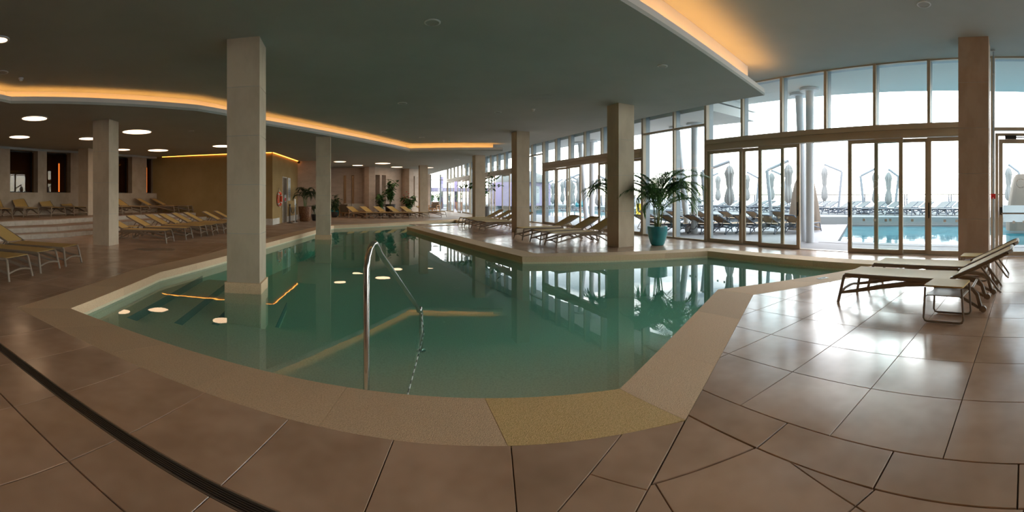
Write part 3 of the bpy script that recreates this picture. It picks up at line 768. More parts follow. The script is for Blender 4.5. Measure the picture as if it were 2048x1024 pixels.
# ------------------------------------------------------------------ ceiling fittings
def ceiling_light(x, y, z, r, label):
    t = empty('ceiling_light', (x, y, z))
    MB().lathe([(r, 0), (r + 0.035, -0.002), (r + 0.035, -0.022), (r, -0.022)], 40, cap=False).build('rim', 'ceiling_white', t, True)
    MB().lathe([(r - 0.002, -0.006), (r - 0.002, -0.016)], 40).build('diffuser', 'lamp', t)
    tag(t, label, 'ceiling light', 'round recessed ceiling lights')
for x, y, r, lab in ((-7.72, 8.60, 0.34, 'round lit ceiling light nearest the cove at far left'), (-10.5, 10.9, 0.36, 'round ceiling light above the first platform window'),
                     (-8.85, 12.8, 0.34, 'round ceiling light just left of the left deck pillar'), (-6.57, 12.3, 0.47, 'largest round ceiling light right of the left deck pillar'),
                     (-9.6, 16.6, 0.34, 'small round ceiling light half hidden behind the left deck pillar'), (-8.3, 17.6, 0.46, 'round ceiling light above the ochre wall corner'),
                     (-5.1, 17.1, 0.40, 'round ceiling light half hidden by the large pool pillar'), (-0.33, 25.7, 0.36, 'leftmost of the far round ceiling lights by the slit windows'),
                     (0.83, 28.7, 0.36, 'second far round ceiling light near the pair of dark slit windows'), (2.37, 26.9, 0.48, 'largest far round ceiling light above the yellow loungers'),
                     (3.66, 30.1, 0.40, 'far round ceiling light left of the distant pillar'), (6.05, 30.3, 0.30, 'far round ceiling light right of the distant pillar')):
    ceiling_light(x, y, Z_LOW, r, lab)
ceiling_light(-4.90, 4.64, Z_MID, 0.12, 'small round ceiling light cut by the left edge of the picture')
def speaker(x, y, z, r, label):
    t = empty('ceiling_speaker', (x, y, z))
    MB().lathe([(r - 0.02, -0.001), (r, -0.001), (r, -0.012), (r - 0.02, -0.016)], 32, cap=False).build('rim', 'white', t, True)
    MB().lathe([(r - 0.022, -0.002), (r - 0.022, -0.010)], 32).build('grille', 'grille', t)
    tag(t, label, 'speaker', 'round ceiling speakers')
for x, y, z, r, lab in ((1.24, 5.97, Z_MID, 0.12, 'round ceiling speaker near the top centre of the picture'), (5.52, 5.97, Z_MID, 0.10, 'white rimmed ceiling speaker near the long cove edge'),
                        (6.87, 1.46, Z_HIGH, 0.12, 'round ceiling speaker at the top right above the doors'), (1.52, 11.25, Z_MID, 0.13, 'round ceiling speaker left of centre above the pool'),
                        (4.41, 11.75, Z_MID, 0.11, 'round ceiling speaker above the peninsula corner'), (1.49, 16.34, Z_MID, 0.12, 'distant round ceiling speaker close to the left cove'),
                        (-6.16, 5.9, Z_MID, 0.12, 'round ceiling speaker above the left cove at the picture edge'), (3.2, 17.6, Z_MID, 0.12, 'distant round ceiling speaker near the cove corner'),
                        (6.3, 23.5, Z_LOW, 0.16, 'small round ceiling speaker above the far glazing'), (-4.9, 12.9, Z_LOW, 0.10, 'small round ceiling speaker near the pool pillar')):
    speaker(x, y, z, r, lab)
def detector(x, y, z, label):
    t = empty('smoke_detector', (x, y, z))
    MB().lathe([(0.055, 0), (0.055, -0.02), (0.05, -0.028)], 20).build('base', 'white', t, True)
    MB().lathe([(0.035, -0.0285), (0.038, -0.055), (0.028, -0.068)], 20).build('sensor_head', 'white', t, True)
    tag(t, label, 'smoke detector')
detector(-6.20, 6.48, Z_MID, 'white smoke detector on the ceiling above the left cove')
detector(5.19, 10.95, Z_MID, 'white smoke detector on the ceiling left of the palm pillar')
detector(4.32, 18.3, Z_MID, 'tiny white smoke detector near the far cove')
t = empty('access_hatch', (4.75, 9.55, Z_MID), R(-25)); m = MB()
for a in ((-0.3, 0.3, -0.25, -0.243), (-0.3, 0.3, 0.243, 0.25), (-0.3, -0.293, -0.25, 0.25), (0.293, 0.3, -0.25, 0.25)): m.box(*a, -0.006, 0)
m.build('frame', 'grille', t); MB().box(-0.292, 0.292, -0.242, 0.242, -0.004, 0).build('panel', 'ceiling', t); tag(t, 'square access hatch in the ceiling above the peninsula', 'hatch')
t = empty('security_camera', (-2.75, 25.0, Z_LOW)); MB().lathe([(0.05, 0), (0.05, -0.04)], 16).build('mount', 'white', t); MB().lathe([(0.075, -0.04), (0.09, -0.09), (0.06, -0.15), (0.02, -0.165)], 16).build('dome', 'black', t, True)
tag(t, 'small dark dome camera at the end of the lit wall', 'camera')

# ------------------------------------------------------------------ loungers
def make_lounger(frame, sling, name='sun_lounger'):
    t = empty(name)
    for s in (-1, 1):
        y = 0.285 * s
        MB().tube([(0.015, y, 0.345), (0.5, y, 0.348), (1.0, y, 0.342), (1.44, y, 0.342)], 0.026, 8, (0.7, 1)).build('side_rail', frame, t, True)
        MB().tube([(0.02, y, 0.352), (-0.005, y, 0.335), (-0.02, y*1.03, 0.27), (-0.05, y*1.08, 0.12), (-0.075, y*1.13, 0.0)], 0.021, 8).build('leg', frame, t, True)
        MB().tube([(-0.04, y*1.08, 0.125), (0.2, y*1.02, 0.17), (0.5, y, 0.235), (0.8, y, 0.285), (1.05, y, 0.30), (1.3, y, 0.297), (1.52, y, 0.285), (1.63, y, 0.262), (1.685, y, 0.20), (1.71, y*1.04, 0.11), (1.74, y*1.08, 0.02)],
                  [0.018, 0.024, 0.03, 0.033, 0.03, 0.03, 0.028, 0.026, 0.026, 0.026, 0.028], 8, (0.75, 1)).build('arch_beam', frame, t, True)
        MB().tube([(1.15, y*0.97, 0.285), (1.40, y*0.99, 0.215), (1.71, y*1.03, 0.045)], 0.019, 8, (0.8, 1)).build('brace', frame, t, True)
        MB().tube([(1.76, y*1.08 - 0.02*s, 0.038), (1.76, y*1.08 + 0.03*s, 0.038)], 0.037, 14).build('wheel', frame, t, True)
        MB().tube([(1.40, y*0.98, 0.385), (1.75, y*0.98, 0.55), (2.04, y*0.96, 0.69)], 0.024, 8, (0.7, 1)).build('back_rail', frame, t, True)
        MB().tube([(1.39, y*1.01 - 0.02*s, 0.372), (1.39, y*1.01 + 0.025*s, 0.372)], 0.03, 12).build('hinge', frame, t, True)
    MB().tube([(2.04, -0.274, 0.69), (2.085, -0.235, 0.708), (2.09, 0, 0.711), (2.085, 0.235, 0.708), (2.04, 0.274, 0.69)], 0.024, 8).build('head_bar', frame, t, True)
    MB().tube([(-0.05, -0.305, 0.125), (-0.05, -0.15, 0.155), (-0.05, 0, 0.165), (-0.05, 0.15, 0.155), (-0.05, 0.305, 0.125)], 0.017, 8).build('front_stretcher', frame, t, True)
    MB().tube([(1.62, -0.285, 0.262), (1.62, 0.285, 0.262)], 0.017, 8).build('rear_stretcher', frame, t, True)
    for x in (1.72,):
        MB().tube([(1.72, -0.21, 0.52), (1.84, -0.21, 0.36), (1.93, -0.20, 0.235), (1.955, -0.15, 0.205), (1.955, 0.15, 0.205), (1.93, 0.20, 0.235), (1.84, 0.21, 0.36), (1.72, 0.21, 0.52)], 0.014, 8).build('back_support', frame, t, True)
    sm = MB(); n = 8
    for lo in (0, 1):
        pass
    def sheet(p0, p1, w, sag, nx, ny=6, th=0.006):
        v, f = [], []
        for layer in (0, 1):
            for i in range(nx + 1):
                for j in range(ny + 1):
                    a, b = i/nx, j/ny*2 - 1
                    dx, dz = p1[0]-p0[0], p1[1]-p0[1]; ln = math.hypot(dx, dz); nxv = (-dz/ln, dx/ln)
                    q = -sag*(1 - b*b) * min(1, 4*a*(1-a) + 0.35) - layer*th
                    v.append((p0[0] + dx*a + nxv[0]*q, b*w, p0[1] + dz*a + nxv[1]*q))
        N = (nx+1)*(ny+1)
        for i in range(nx):
            for j in range(ny):
                a = i*(ny+1) + j; b = a + 1; c = a + ny + 2; d = a + ny + 1
                f.append((a, d, c, b)); f.append((N+a, N+b, N+c, N+d))
        for i in range(nx):
            for j in (0, ny):
                a = i*(ny+1) + j; d = a + ny + 1
                f.append((a, N+a, N+d, d) if j else (a, d, N+d, N+a))
        for j in range(ny):
            for i in (0, nx):
                a = i*(ny+1) + j; b = a + 1
                f.append((a, b, N+b, N+a))
        return MB().add(v, f)
    sheet((0.0, 0.374), (1.41, 0.372), 0.286, 0.012, 10).build('seat_sling', sling, t, True)
    sheet((1.41, 0.402), (2.085, 0.728), 0.272, 0.012, 6).build('back_sling', sling, t, True)
    return t
GRP = 'taupe framed sling sun loungers'
proto = make_lounger('taupe', 'sling'); used = [False]
def lounger(x, y, z, heading, label, group=GRP, src=None):
    if src is None:
        o = proto if not used[0] else copy_tree(proto); used[0] = True
    else: o = copy_tree(src)
    o.location = (x, y, z + 0.002); o.rotation_euler = (0, 0, heading); tag(o, label, 'sun lounger', group); return o
lounger(5.32, 2.10, 0, R(-91.3), 'nearest beige sling lounger at the right, beside the small side table')
lounger(6.24, 2.02, 0, R(-91.3), 'beige sling lounger at the right, just behind the nearest one')
for i, (x, y) in enumerate(((-4.90, 5.04), (-5.03, 5.95), (-5.13, 6.80))):
    lounger(x, y, 0, R(187), ['yellow sling lounger cut off at the lower left edge', 'yellow sling lounger between the two others by the left drain', 'yellow sling lounger by the left drain, closest to the left pillar'][i])
for i, (x, y, h) in enumerate(((-5.12, 11.55, 183), (-4.97, 12.75, 182), (-4.82, 13.80, 180), (-4.66, 14.55, 180), (-4.50, 15.40, 180), (-4.32, 16.2, 180), (-3.92, 17.4, 180), (-3.66, 18.2, 180))):
    lounger(x, y, 0, R(h), 'yellow sling lounger, %s from the left deck pillar in the row beside the steps' % ORD[i] if i < 6 else ['yellow sling lounger set a little apart behind the large pool pillar', 'last yellow sling lounger before the block wall'][i - 6])
for i, (x, y, h) in enumerate(((-11.25, 10.85, 148), (-11.05, 12.10, 148), (-10.87, 13.55, 148), (-10.62, 14.75, 150), (-9.25, 16.35, 162), (-8.86, 17.35, 162), (-8.15, 19.30, 181), (-7.72, 20.16, 181))):
    lounger(x, y, Z_PL, R(h), ['lounger on the raised platform at the left picture edge', 'lounger on the raised platform below the first window', 'lounger on the raised platform below the second window', 'lounger on the raised platform touching the platform pillar',
                               'platform lounger just right of the left deck pillar', 'second platform lounger right of the left deck pillar', 'platform lounger parallel to the ochre wall, nearer one', 'platform lounger pushed against the ochre wall'][i])
for i, (x, y, h) in enumerate(((5.42, 12.43, 1.5), (5.42, 11.19, 1.5), (5.46, 10.29, 2))):
    lounger(x, y, 0, R(h), ['beige lounger on the right deck next to the middle pillar', 'middle beige lounger of three between the two right deck pillars', 'beige lounger on the right deck partly behind the palm pillar'][i])
for i, (x, y) in enumerate(((5.46, 19.49), (5.42, 18.25), (5.38, 17.05), (5.42, 16.06))):
    lounger(x, y, 0, R(1.5), 'beige lounger on the far right deck, %s from the middle pillar' % ORD[3 - i])
for i, px in enumerate((740, 768, 796, 824, 851)):
    a = bearing(px); d = 26.6 + 0.12*i
    lounger(d*math.cos(a) , d*math.sin(a), 0, R(128), 'yellow lounger in front of the far stone wall, %s from the left' % ORD[i])
lounger(6.55, 28.0, 0, R(135), 'far lounger right of the distant pillar beside the wooden armchair')

# side tables
def side_table(x, y, rz, label, frame='taupe'):
    t = empty('side_table', (x, y, 0.001), rz); hx, hy = 0.205, 0.215
    def rr(hx, hy, r, n=4):
        out = []
        for cx, cy, a0 in ((hx-r, hy-r, 0), (-hx+r, hy-r, 90), (-hx+r, -hy+r, 180), (hx-r, -hy+r, 270)):
            for k in range(n + 1): a = R(a0 + 90*k/n); out.append((cx + r*math.cos(a), cy + r*math.sin(a)))
        return out
    MB().prism(rr(hx, hy, 0.03), 0.385, 0.402).build('tabletop', 'white' if frame != 'taupe' else 'sling', t)
    MB().prism(rr(hx - 0.015, hy - 0.025, 0.02), 0.288, 0.298).build('shelf', frame, t)
    for s in (-1, 1):
        x0 = s*(hx - 0.014); yy = hy - 0.012
        pts = []
        for cy, cz, a0 in ((yy + 0.02 - 0.045, 0.34, 0), (-yy - 0.02 + 0.045, 0.34, 90)):
            pass
        path = [(x0, -yy, 0.378), (x0, -yy - 0.008, 0.2), (x0, -yy - 0.016, 0.05), (x0, -yy + 0.0, 0.02), (x0, -yy + 0.03, 0.0125), (x0, yy - 0.03, 0.0125), (x0, yy, 0.02), (x0, yy + 0.016, 0.05), (x0, yy + 0.008, 0.2), (x0, yy, 0.378)]
        MB().tube(path, 0.0125, 8).build('leg_loop', frame, t, True)
    for s in (-1, 1):
        MB().tube([(-hx + 0.014, s*(hy - 0.02), 0.282), (hx - 0.014, s*(hy - 0.02), 0.282)], 0.008, 6).build('crossbar', frame, t, True)
    tag(t, label, 'side table', 'small taupe side tables')
side_table(4.66, 0.72, R(-6), 'small taupe side table in front of the nearest right lounger')
side_table(6.95, 0.62, R(-2), 'small side table behind the two right loungers by the brown pillar')
side_table(-6.72, 12.14, R(2), 'small side table between the first two loungers of the left row')

# ------------------------------------------------------------------ pool rail and rope
p0, p1 = Vector((0.155, 3.13)), Vector((0.92, 5.11)); d = (p1 - p0).normalized(); L = (p1 - p0).length
def rp(s, z): q = p0 + d*s; return (q.x, q.y, z)
t = empty('pool_handrail', (0, 0, -0.29))
def sub(pts): return [(x, y, z + 0.29) for x, y, z in pts]
path = [rp(0, -0.29), rp(0, 0.55), rp(0.005, 0.82), rp(0.03, 0.90), rp(0.08, 0.955), rp(0.15, 0.985), rp(0.22, 0.985), rp(0.28, 0.95), rp(0.34, 0.90), rp(L - 0.22, 0.06), rp(L - 0.16, 0.0), rp(L - 0.10, -0.02), rp(L - 0.04, 0.0), rp(L - 0.005, -0.04), rp(L, -0.09), rp(L, -0.53)]
MB().tube(sub(path), 0.0235, 14).build('rail_tube', 'steel', t, True)
MB().lathe([(0.06, 0.0), (0.06, 0.008), (0.03, 0.014)], 20, (rp(L, 0)[0], rp(L, 0)[1], -0.24)).build('flange', 'steel', t, True)
MB().lathe([(0.06, 0.0), (0.06, 0.008), (0.03, 0.014)], 20, (p0.x, p0.y, 0.001)).build('flange', 'steel', t, True)
tag(t, 'bent stainless steel handrail rising from the pool at centre', 'handrail')
a = Vector(rp(L, -0.05)); b = Vector((0.42, 2.96, -0.10)); c = Vector((a.x - 0.02, a.y - 0.3, -0.22)); m = MB()
pts = [a.lerp(c, k/8) if k <= 8 else c.lerp(b, (k - 8)/22) for k in range(31)]
core = MB().tube(pts, 0.004, 6)
t = empty('safety_rope', tuple(b)); 
def sh(mb): mb.v = [(x - b.x, y - b.y, z - b.z) for x, y, z in mb.v]; return mb
sh(core).build('cord', 'drain', t, True); 
for k in range(0, 30, 2): sh(MB().tube([pts[k], pts[k+1]], 0.007, 6)).build('bead', 'rope_white', t, True)
tag(t, 'thin white beaded rope hanging from the pool handrail', 'rope')
for x, y, rz, lab in ((6.35, 3.05, R(-22), 'small white plate on the pool edge near the right loungers'), (3.55, 15.9, R(5), 'small white plate on the peninsula edge by the far loungers')):
    t = empty('skimmer_plate', (x, y, 0.001), rz); MB().box(-0.09, 0.09, -0.05, 0.05, 0, 0.008).build('plate', 'white', t); MB().box(-0.06, 0.06, -0.008, 0.008, 0.0082, 0.014).build('grip', 'grille', t); tag(t, lab, 'plate')

# ------------------------------------------------------------------ plants
def frond(length, lift, droop, nleaf, leaf_len, seed):
    """palm frond growing along +x from the origin"""
    rnd = random.Random(seed); m = MB(); pts = []
    n = 14
    for i in range(n + 1):
        s = i/n; ang_ = lift - droop*s*s*1.0
        if i == 0: pts.append(Vector((0, 0, 0)))
        else: pts.append(pts[-1] + Vector((math.cos(ang_), 0, math.sin(ang_))) * (length/n))
    m.tube(pts, [0.011*(1 - 0.8*i/n) for i in range(n + 1)], 6)
    for k in range(nleaf):
        s = 0.30 + 0.70*k/(nleaf - 1); i = min(n - 1, int(s*n)); f_ = s*n - i
        p = pts[i].lerp(pts[i+1], f_); tg = (pts[i+1] - pts[i]).normalized(); nrm = Vector((-tg.z, 0, tg.x))
        ll = leaf_len * (0.55 + 0.75*math.sin(math.pi*min(1, (s - 0.25)/0.85))) * rnd.uniform(0.88, 1.1)
        for sd in (-1, 1):
            w = 0.0085; dirn = (tg*rnd.uniform(0.55, 0.8) + Vector((0, sd, 0))*0.85 + nrm*0.15).normalized()
            side = dirn.cross(Vector((0, 0, 1))).normalized()
            q = [p, p + dirn*ll*0.4 + Vector((0, 0, 0.01)), p + dirn*ll*0.75 + Vector((0, 0, -0.10*ll)), p + dirn*ll + Vector((0, 0, -0.30*ll))]
            ws = [0.005, w, w*0.75, 0.001]
            v = []
            for qq, ww in zip(q, ws): v += [qq - side*ww, qq + side*ww]
            m.add(v, [(0, 1, 3, 2), (2, 3, 5, 4), (4, 5, 7, 6)])
    return m
POTS = {'tub': [(0.165, 0), (0.19, 0.02), (0.235, 0.15), (0.275, 0.32), (0.285, 0.46), (0.283, 0.535), (0.262, 0.535), (0.255, 0.47)],
        'tall': [(0.26, 0), (0.30, 0.05), (0.34, 0.4), (0.37, 0.75), (0.38, 0.83), (0.345, 0.83), (0.33, 0.76)],
        'small': [(0.14, 0), (0.17, 0.03), (0.22, 0.25), (0.23, 0.36), (0.205, 0.36), (0.20, 0.31)]}
def palm(x, y, z, pot, potmat, stem_h, fronds, label, name='potted_palm', leafmat='palm_leaf', nstem=9, scale=1.0):
    t = empty(name, (x, y, z + 0.001)); prof = POTS[pot]; rim = prof[-1]
    MB().lathe(prof, 36).build('pot', potmat, t, True)
    MB().lathe([(rim[0] - 0.004, rim[1] - 0.02), (rim[0] - 0.004, rim[1] - 0.005)], 24).build('soil', 'soil', t)
    rnd = random.Random(int(abs(x)*100)); zb = rim[1] - 0.01
    st = MB(); tops = []
    for k in range(nstem):
        a = 2*math.pi*k/nstem + rnd.uniform(-.3, .3); r0 = rnd.uniform(0.03, 0.10); h = stem_h * rnd.uniform(0.6, 1.1)
        b0 = Vector((r0*math.cos(a), r0*math.sin(a), zb)); b1 = Vector((r0*2.0*math.cos(a), r0*2.0*math.sin(a), zb + h)); tops.append((b1, a))
        st.tube([b0, b0.lerp(b1, 0.5) + Vector((0.01, 0.0, 0)), b1], [0.017, 0.014, 0.010], 7)
    st.build('stems', 'palm_stem', t, True)
    for k, (az, ln, lift, droop, ll) in enumerate(fronds):
        b1, _ = tops[k % nstem]
        o = frond(ln, lift, droop, 42 if ln > 0.7 else 16, ll, k + int(x*10)).build('frond', leafmat, t); o.location = b1; o.rotation_euler = (0, 0, az)
    return tag(t, label, 'plant')
rnd = random.Random(3)
view = bearing(1313); rightw = view - math.pi/2; leftw = view + math.pi/2
fr = []
for k in range(40):
    fr.append((leftw + rnd.uniform(-3.2, 3.2), rnd.uniform(0.85, 1.45), rnd.uniform(0.8, 1.5), rnd.uniform(1.3, 2.4), rnd.uniform(0.30, 0.42)))
fr += [(rightw + 0.15, 1.85, 1.25, 1.65, 0.40), (rightw + 0.1, 1.75, 1.05, 1.2, 0.40), (rightw - 0.5, 1.3, 0.55, 0.9, 0.32), (leftw + 0.3, 1.2, 0.6, 1.1, 0.32), (rightw, 1.3, 1.45, 1.9, 0.34), (leftw, 1.45, 1.40, 1.3, 0.34), (leftw - 0.3, 1.4, 1.2, 1.7, 0.34)]
palm(8.0, 8.86, 0, 'tub', 'turquoise', 0.78, fr, 'large green palm in a turquoise pot by the glass wall')
fr2 = [(bearing(1240) + math.pi/2 + rnd.uniform(-0.5, 0.5), rnd.uniform(1.0, 1.35), rnd.uniform(0.9, 1.25), rnd.uniform(1.4, 2.1), 0.32) for k in range(8)] + [(bearing(1240) + rnd.uniform(-1, 1), 0.9, 1.2, 1.5, 0.3) for k in range(4)]
a = bearing(1238); palm(13.9*math.cos(a), 13.9*math.sin(a), 0, 'tub', 'turquoise', 0.75, fr2, 'palm hidden behind the palm pillar with drooping fronds on its left')
fr3 = [(rnd.uniform(0, 6.28), rnd.uniform(0.55, 0.85), rnd.uniform(0.8, 1.35), rnd.uniform(1.6, 2.3), 0.30) for k in range(22)]
palm(-2.22, 23.4, 0, 'tall', 'brown_pot', 0.75, fr3, 'dark palm in a tall brown pot beside the rope posts', leafmat='leaf_dark')
fr4 = [(rnd.uniform(0, 6.28), rnd.uniform(0.35, 0.55), rnd.uniform(0.9, 1.4), rnd.uniform(0.8, 1.4), 0.22) for k in range(14)]
palm(-1.72, 24.2, 0, 'small', 'dark_pot', 0.25, fr4, 'small leafy plant in a dark pot behind the far pool pillar', leafmat='leaf_dark')
def bush(x, y, z, pot, potmat, stems, leaf_l, label, leafmat='leaf', seed=1, flower=False, pot_scale=1.0):
    """broad-leaved pot plant: stems = [(azimuth, length, lean, leaves)]"""
    t = empty('potted_plant', (x, y, z + 0.001)); prof = [(r*pot_scale, q*pot_scale) for r, q in POTS[pot]]; rim = prof[-1]
    MB().lathe(prof, 28).build('pot', potmat, t, True)
    MB().lathe([(rim[0] - 0.004, rim[1] - 0.02), (rim[0] - 0.004, rim[1] - 0.005)], 20).build('soil', 'soil', t)
    rn = random.Random(seed); st = MB(); lf = MB()
    for az, ln, lean, nl in stems:
        p = Vector((rn.uniform(-.05, .05), rn.uniform(-.05, .05), rim[1] - 0.01)); pts = [p]; n = 10
        for i in range(n):
            el = math.pi/2 - lean*((i + 1)/n)**1.5
            p = p + Vector((math.cos(az)*math.cos(el), math.sin(az)*math.cos(el), math.sin(el))) * (ln/n); pts.append(p)
        st.tube(pts, [0.014*(1 - 0.7*i/n) for i in range(n + 1)], 6)
        for k in range(nl):
            s = 0.3 + 0.7*(k + rn.random()*0.6)/nl; i = min(n - 1, int(s*n)); q = pts[i].lerp(pts[i+1], s*n - i)
            a2 = rn.uniform(0, 6.28); e2 = rn.uniform(-0.5, 0.7); dv = Vector((math.cos(a2)*math.cos(e2), math.sin(a2)*math.cos(e2), math.sin(e2)))
            sd = dv.cross(Vector((0, 0, 1))).normalized(); L_ = leaf_l*rn.uniform(0.7, 1.2); w = L_*0.24; dn = Vector((0, 0, -0.25*L_))
            lf.add([q, q + dv*L_*0.4 - sd*w, q + dv*L_*0.4 + Vector((0, 0, -.02*L_)), q + dv*L_*0.4 + sd*w, q + dv*L_*0.75 - sd*w*0.7 + dn*0.4, q + dv*L_*0.75 + sd*w*0.7 + dn*0.4, q + dv*L_ + dn],
                   [(0, 2, 1), (0, 3, 2), (1, 2, 4), (2, 5, 4), (2, 3, 5), (4, 5, 6)])
    st.build('stems', 'palm_stem', t, True); tag(lf.build('foliage', leafmat, t), kind='stuff')
    if flower:
        for k in range(5): MB().lathe([(0.005, 0), (0.06, 0.03), (0.03, 0.06)], 8, (rn.uniform(-.35, .35), rn.uniform(-.3, .3), rn.uniform(1.0, 1.7))).build('flower', 'red', t)
    tag(t, label, 'plant')
def stems(n, l0, l1, le0, le1, nl): return [(rnd.uniform(0, 6.28), rnd.uniform(l0, l1), rnd.uniform(le0, le1), nl) for _ in range(n)]
bush(-0.72, 28.2, 0, 'small', 'dark_pot', stems(9, 0.7, 1.4, 0.4, 1.0, 12), 0.32, 'leafy plant in a dark pot right of the far pool pillar', 'leaf_dark', 2)
bush(-0.72, 30.0, 0, 'small', 'turquoise', stems(9, 0.5, 0.9, 0.5, 1.2, 9), 0.36, 'low leafy plant in a teal pot left of the far sofa', 'leaf_dark', 3, pot_scale=1.3)
bush(2.45, 29.6, 0, 'small', 'dark_pot', stems(12, 0.8, 1.7, 0.4, 1.2, 14), 0.34, 'bushy plant left of the tall far plant behind the loungers', 'leaf', 4)
bush(3.20, 30.2, 0, 'tall', 'dark_pot', stems(16, 1.2, 2.1, 0.15, 0.8, 22), 0.36, 'tall dense green plant in front of the far slit windows', 'leaf', 5)
bush(4.55, 30.3, 0, 'small', 'dark_pot', stems(16, 0.7, 1.4, 0.4, 1.3, 18), 0.32, 'green shrub with red flowers left of the distant pillar', 'leaf', 6, True)
a = bearing(966)
bush(23.4*math.cos(a), 23.4*math.sin(a), 0, 'tall', 'dark_pot', [(bearing(966) + math.pi/2 + 0.2, 2.3, 2.0, 24), (bearing(966) + math.pi/2 - 0.4, 2.0, 1.7, 20), (bearing(966) - math.pi/2, 2.4, 1.3, 24), (bearing(966) - math.pi/2 + 0.3, 2.0, 1.8, 22), (0.3, 2.2, 0.5, 16), (bearing(966) - math.pi/2 - 0.3, 2.6, 0.9, 18)], 0.34,
     'plant with long arching leafy branches behind the far right pillar', 'leaf', 8)

# ------------------------------------------------------------------ block wall fittings
def on_block(u, out, z): q = BK0 + bd*u - bn*out; return (q.x, q.y, z)
rz = math.atan2(bd.y, bd.x)
t = empty('lifebuoy', on_block(1.02, 0.065, 1.25), rz)
RR, rr_ = 0.30, 0.065
m = MB(); seg = []
for s in range(4):
    a0, a1 = math.pi/2*s + 0.10 + math.pi/4, math.pi/2*(s+1) - 0.10 + math.pi/4
    seg.append([(RR*math.cos(a0 + (a1-a0)*k/8), 0, RR*math.sin(a0 + (a1-a0)*k/8)) for k in range(9)])
for s in seg: MB().tube(s, rr_, 12).build('ring_segment', 'orange_red', t, True)
for s in range(4):
    a0, a1 = math.pi/2*s - 0.10 + math.pi/4, math.pi/2*s + 0.10 + math.pi/4
    MB().tube([(RR*math.cos(a0 + (a1-a0)*k/3), 0, RR*math.sin(a0 + (a1-a0)*k/3)) for k in range(4)], rr_ + 0.004, 12).build('reflective_band', 'white', t, True)
m = MB().tube([((RR + 0.10 + 0.03*math.sin(4*a))*math.cos(a), -0.02, (RR + 0.10 + 0.03*math.sin(4*a))*math.sin(a)) for a in [2*math.pi*k/40 for k in range(40)]], 0.010, 6, closed=True); m.build('grab_line', 'rope_white', t, True)
MB().tube([(-0.03, 0.02, 0.36), (-0.01, 0.03, 0.55), (0.03, 0.02, 0.36)], 0.008, 6).build('hanging_cord', 'rope_white', t, True)
tag(t, 'red lifebuoy with white bands hanging on the lit block wall', 'lifebuoy')
NDOOR[0] += 1
t = tag(empty('door_%d' % NDOOR[0], on_block(DOOR0, 0.0, 0.0), rz), kind='structure'); w = DOOR1 - DOOR0
for x in (0, w - 0.06): MB().box(x, x + 0.06, -0.035, -0.001, 0.003, 2.42).build('door_frame', 'riser_stone', t)
MB().box(0.06, w - 0.06, -0.035, -0.001, 2.36, 2.42).build('door_frame', 'riser_stone', t)
MB().box(0.062, w - 0.062, -0.020, -0.001, 0.006, 2.355).build('door_leaf', 'door_metal', t)
MB().box(0.10, 0.14, -0.05, -0.021, 0.98, 1.12).build('handle', 'steel', t)
def panel(name, u, out, z, w, h, matl, label, cat, extra=None, th=0.02):
    t = empty(name, on_block(u, out, z), rz)
    MB().box(0, w, -th, 0, 0, h).build('board', matl, t)
    for nm, ml_, x0, x1, z0, z1 in (extra or []): MB().box(x0, x1, -th - 0.004, -th, z0, z1).build(nm, ml_, t)
    tag(t, label, cat)
panel('notice_board', 2.86, 0.002, 1.15, 0.50, 1.25, 'white', 'tall white notice board with small print beside the block door', 'notice board',
      [('text_line', 'out_frame', 0.08, 0.42, 1.12 - 0.055*k, 1.135 - 0.055*k) for k in range(18)])
panel('warning_sign', 2.05, 0.022, 1.12, 0.30, 0.34, 'white', 'small white and red sign on the dark block door', 'sign', [('red_panel', 'red', 0.02, 0.28, 0.02, 0.19), ('text_line', 'out_frame', 0.05, 0.25, 0.23, 0.25), ('text_line', 'out_frame', 0.05, 0.25, 0.28, 0.30)])
def stanchion(u, out, label):
    t = empty('rope_post', on_block(u, out, 0.001)); MB().lathe([(0.17, 0), (0.17, 0.015), (0.05, 0.035), (0.028, 0.05)], 24).build('base', 'black', t, True)
    MB().lathe([(0.027, 0.05), (0.027, 0.92)], 14).build('pole', 'black', t, True); MB().lathe([(0.045, 0.90), (0.045, 0.97), (0.02, 0.99)], 14).build('cap', 'black', t, True); tag(t, label, 'rope post')
    return t
stanchion(1.72, 0.42, 'black rope post in front of the block door, nearer one'); stanchion(2.95, 0.42, 'black rope post in front of the notice board')
a, b = Vector(on_block(1.76, 0.42, 0.86)), Vector(on_block(2.91, 0.42, 0.86)); t = empty('barrier_rope', tuple(a))
MB().tube([a.lerp(b, k/12) - a + Vector((0, 0, -0.38*math.sin(math.pi*k/12))) for k in range(13)], 0.018, 8).build('rope', 'black', t, True)
for q in (0, 12): 
    c = a.lerp(b, q/12) - a; MB().lathe([(0.026, -0.03), (0.026, 0.03)], 10, tuple(c)).build('hook', 'steel', t)
tag(t, 'drooping black rope between the two rope posts', 'rope')
t = empty('info_stand', on_block(2.02, 0.62, 0.001), rz); MB().lathe([(0.15, 0), (0.15, 0.012)], 20).build('base', 'white', t); MB().lathe([(0.016, 0.012), (0.016, 0.95)], 10).build('pole', 'white', t); MB().box(-0.11, 0.11, -0.01, 0.01, 0.93, 1.25).build('sheet', 'white', t)
tag(t, 'white paper notice on a stand before the block door', 'sign')

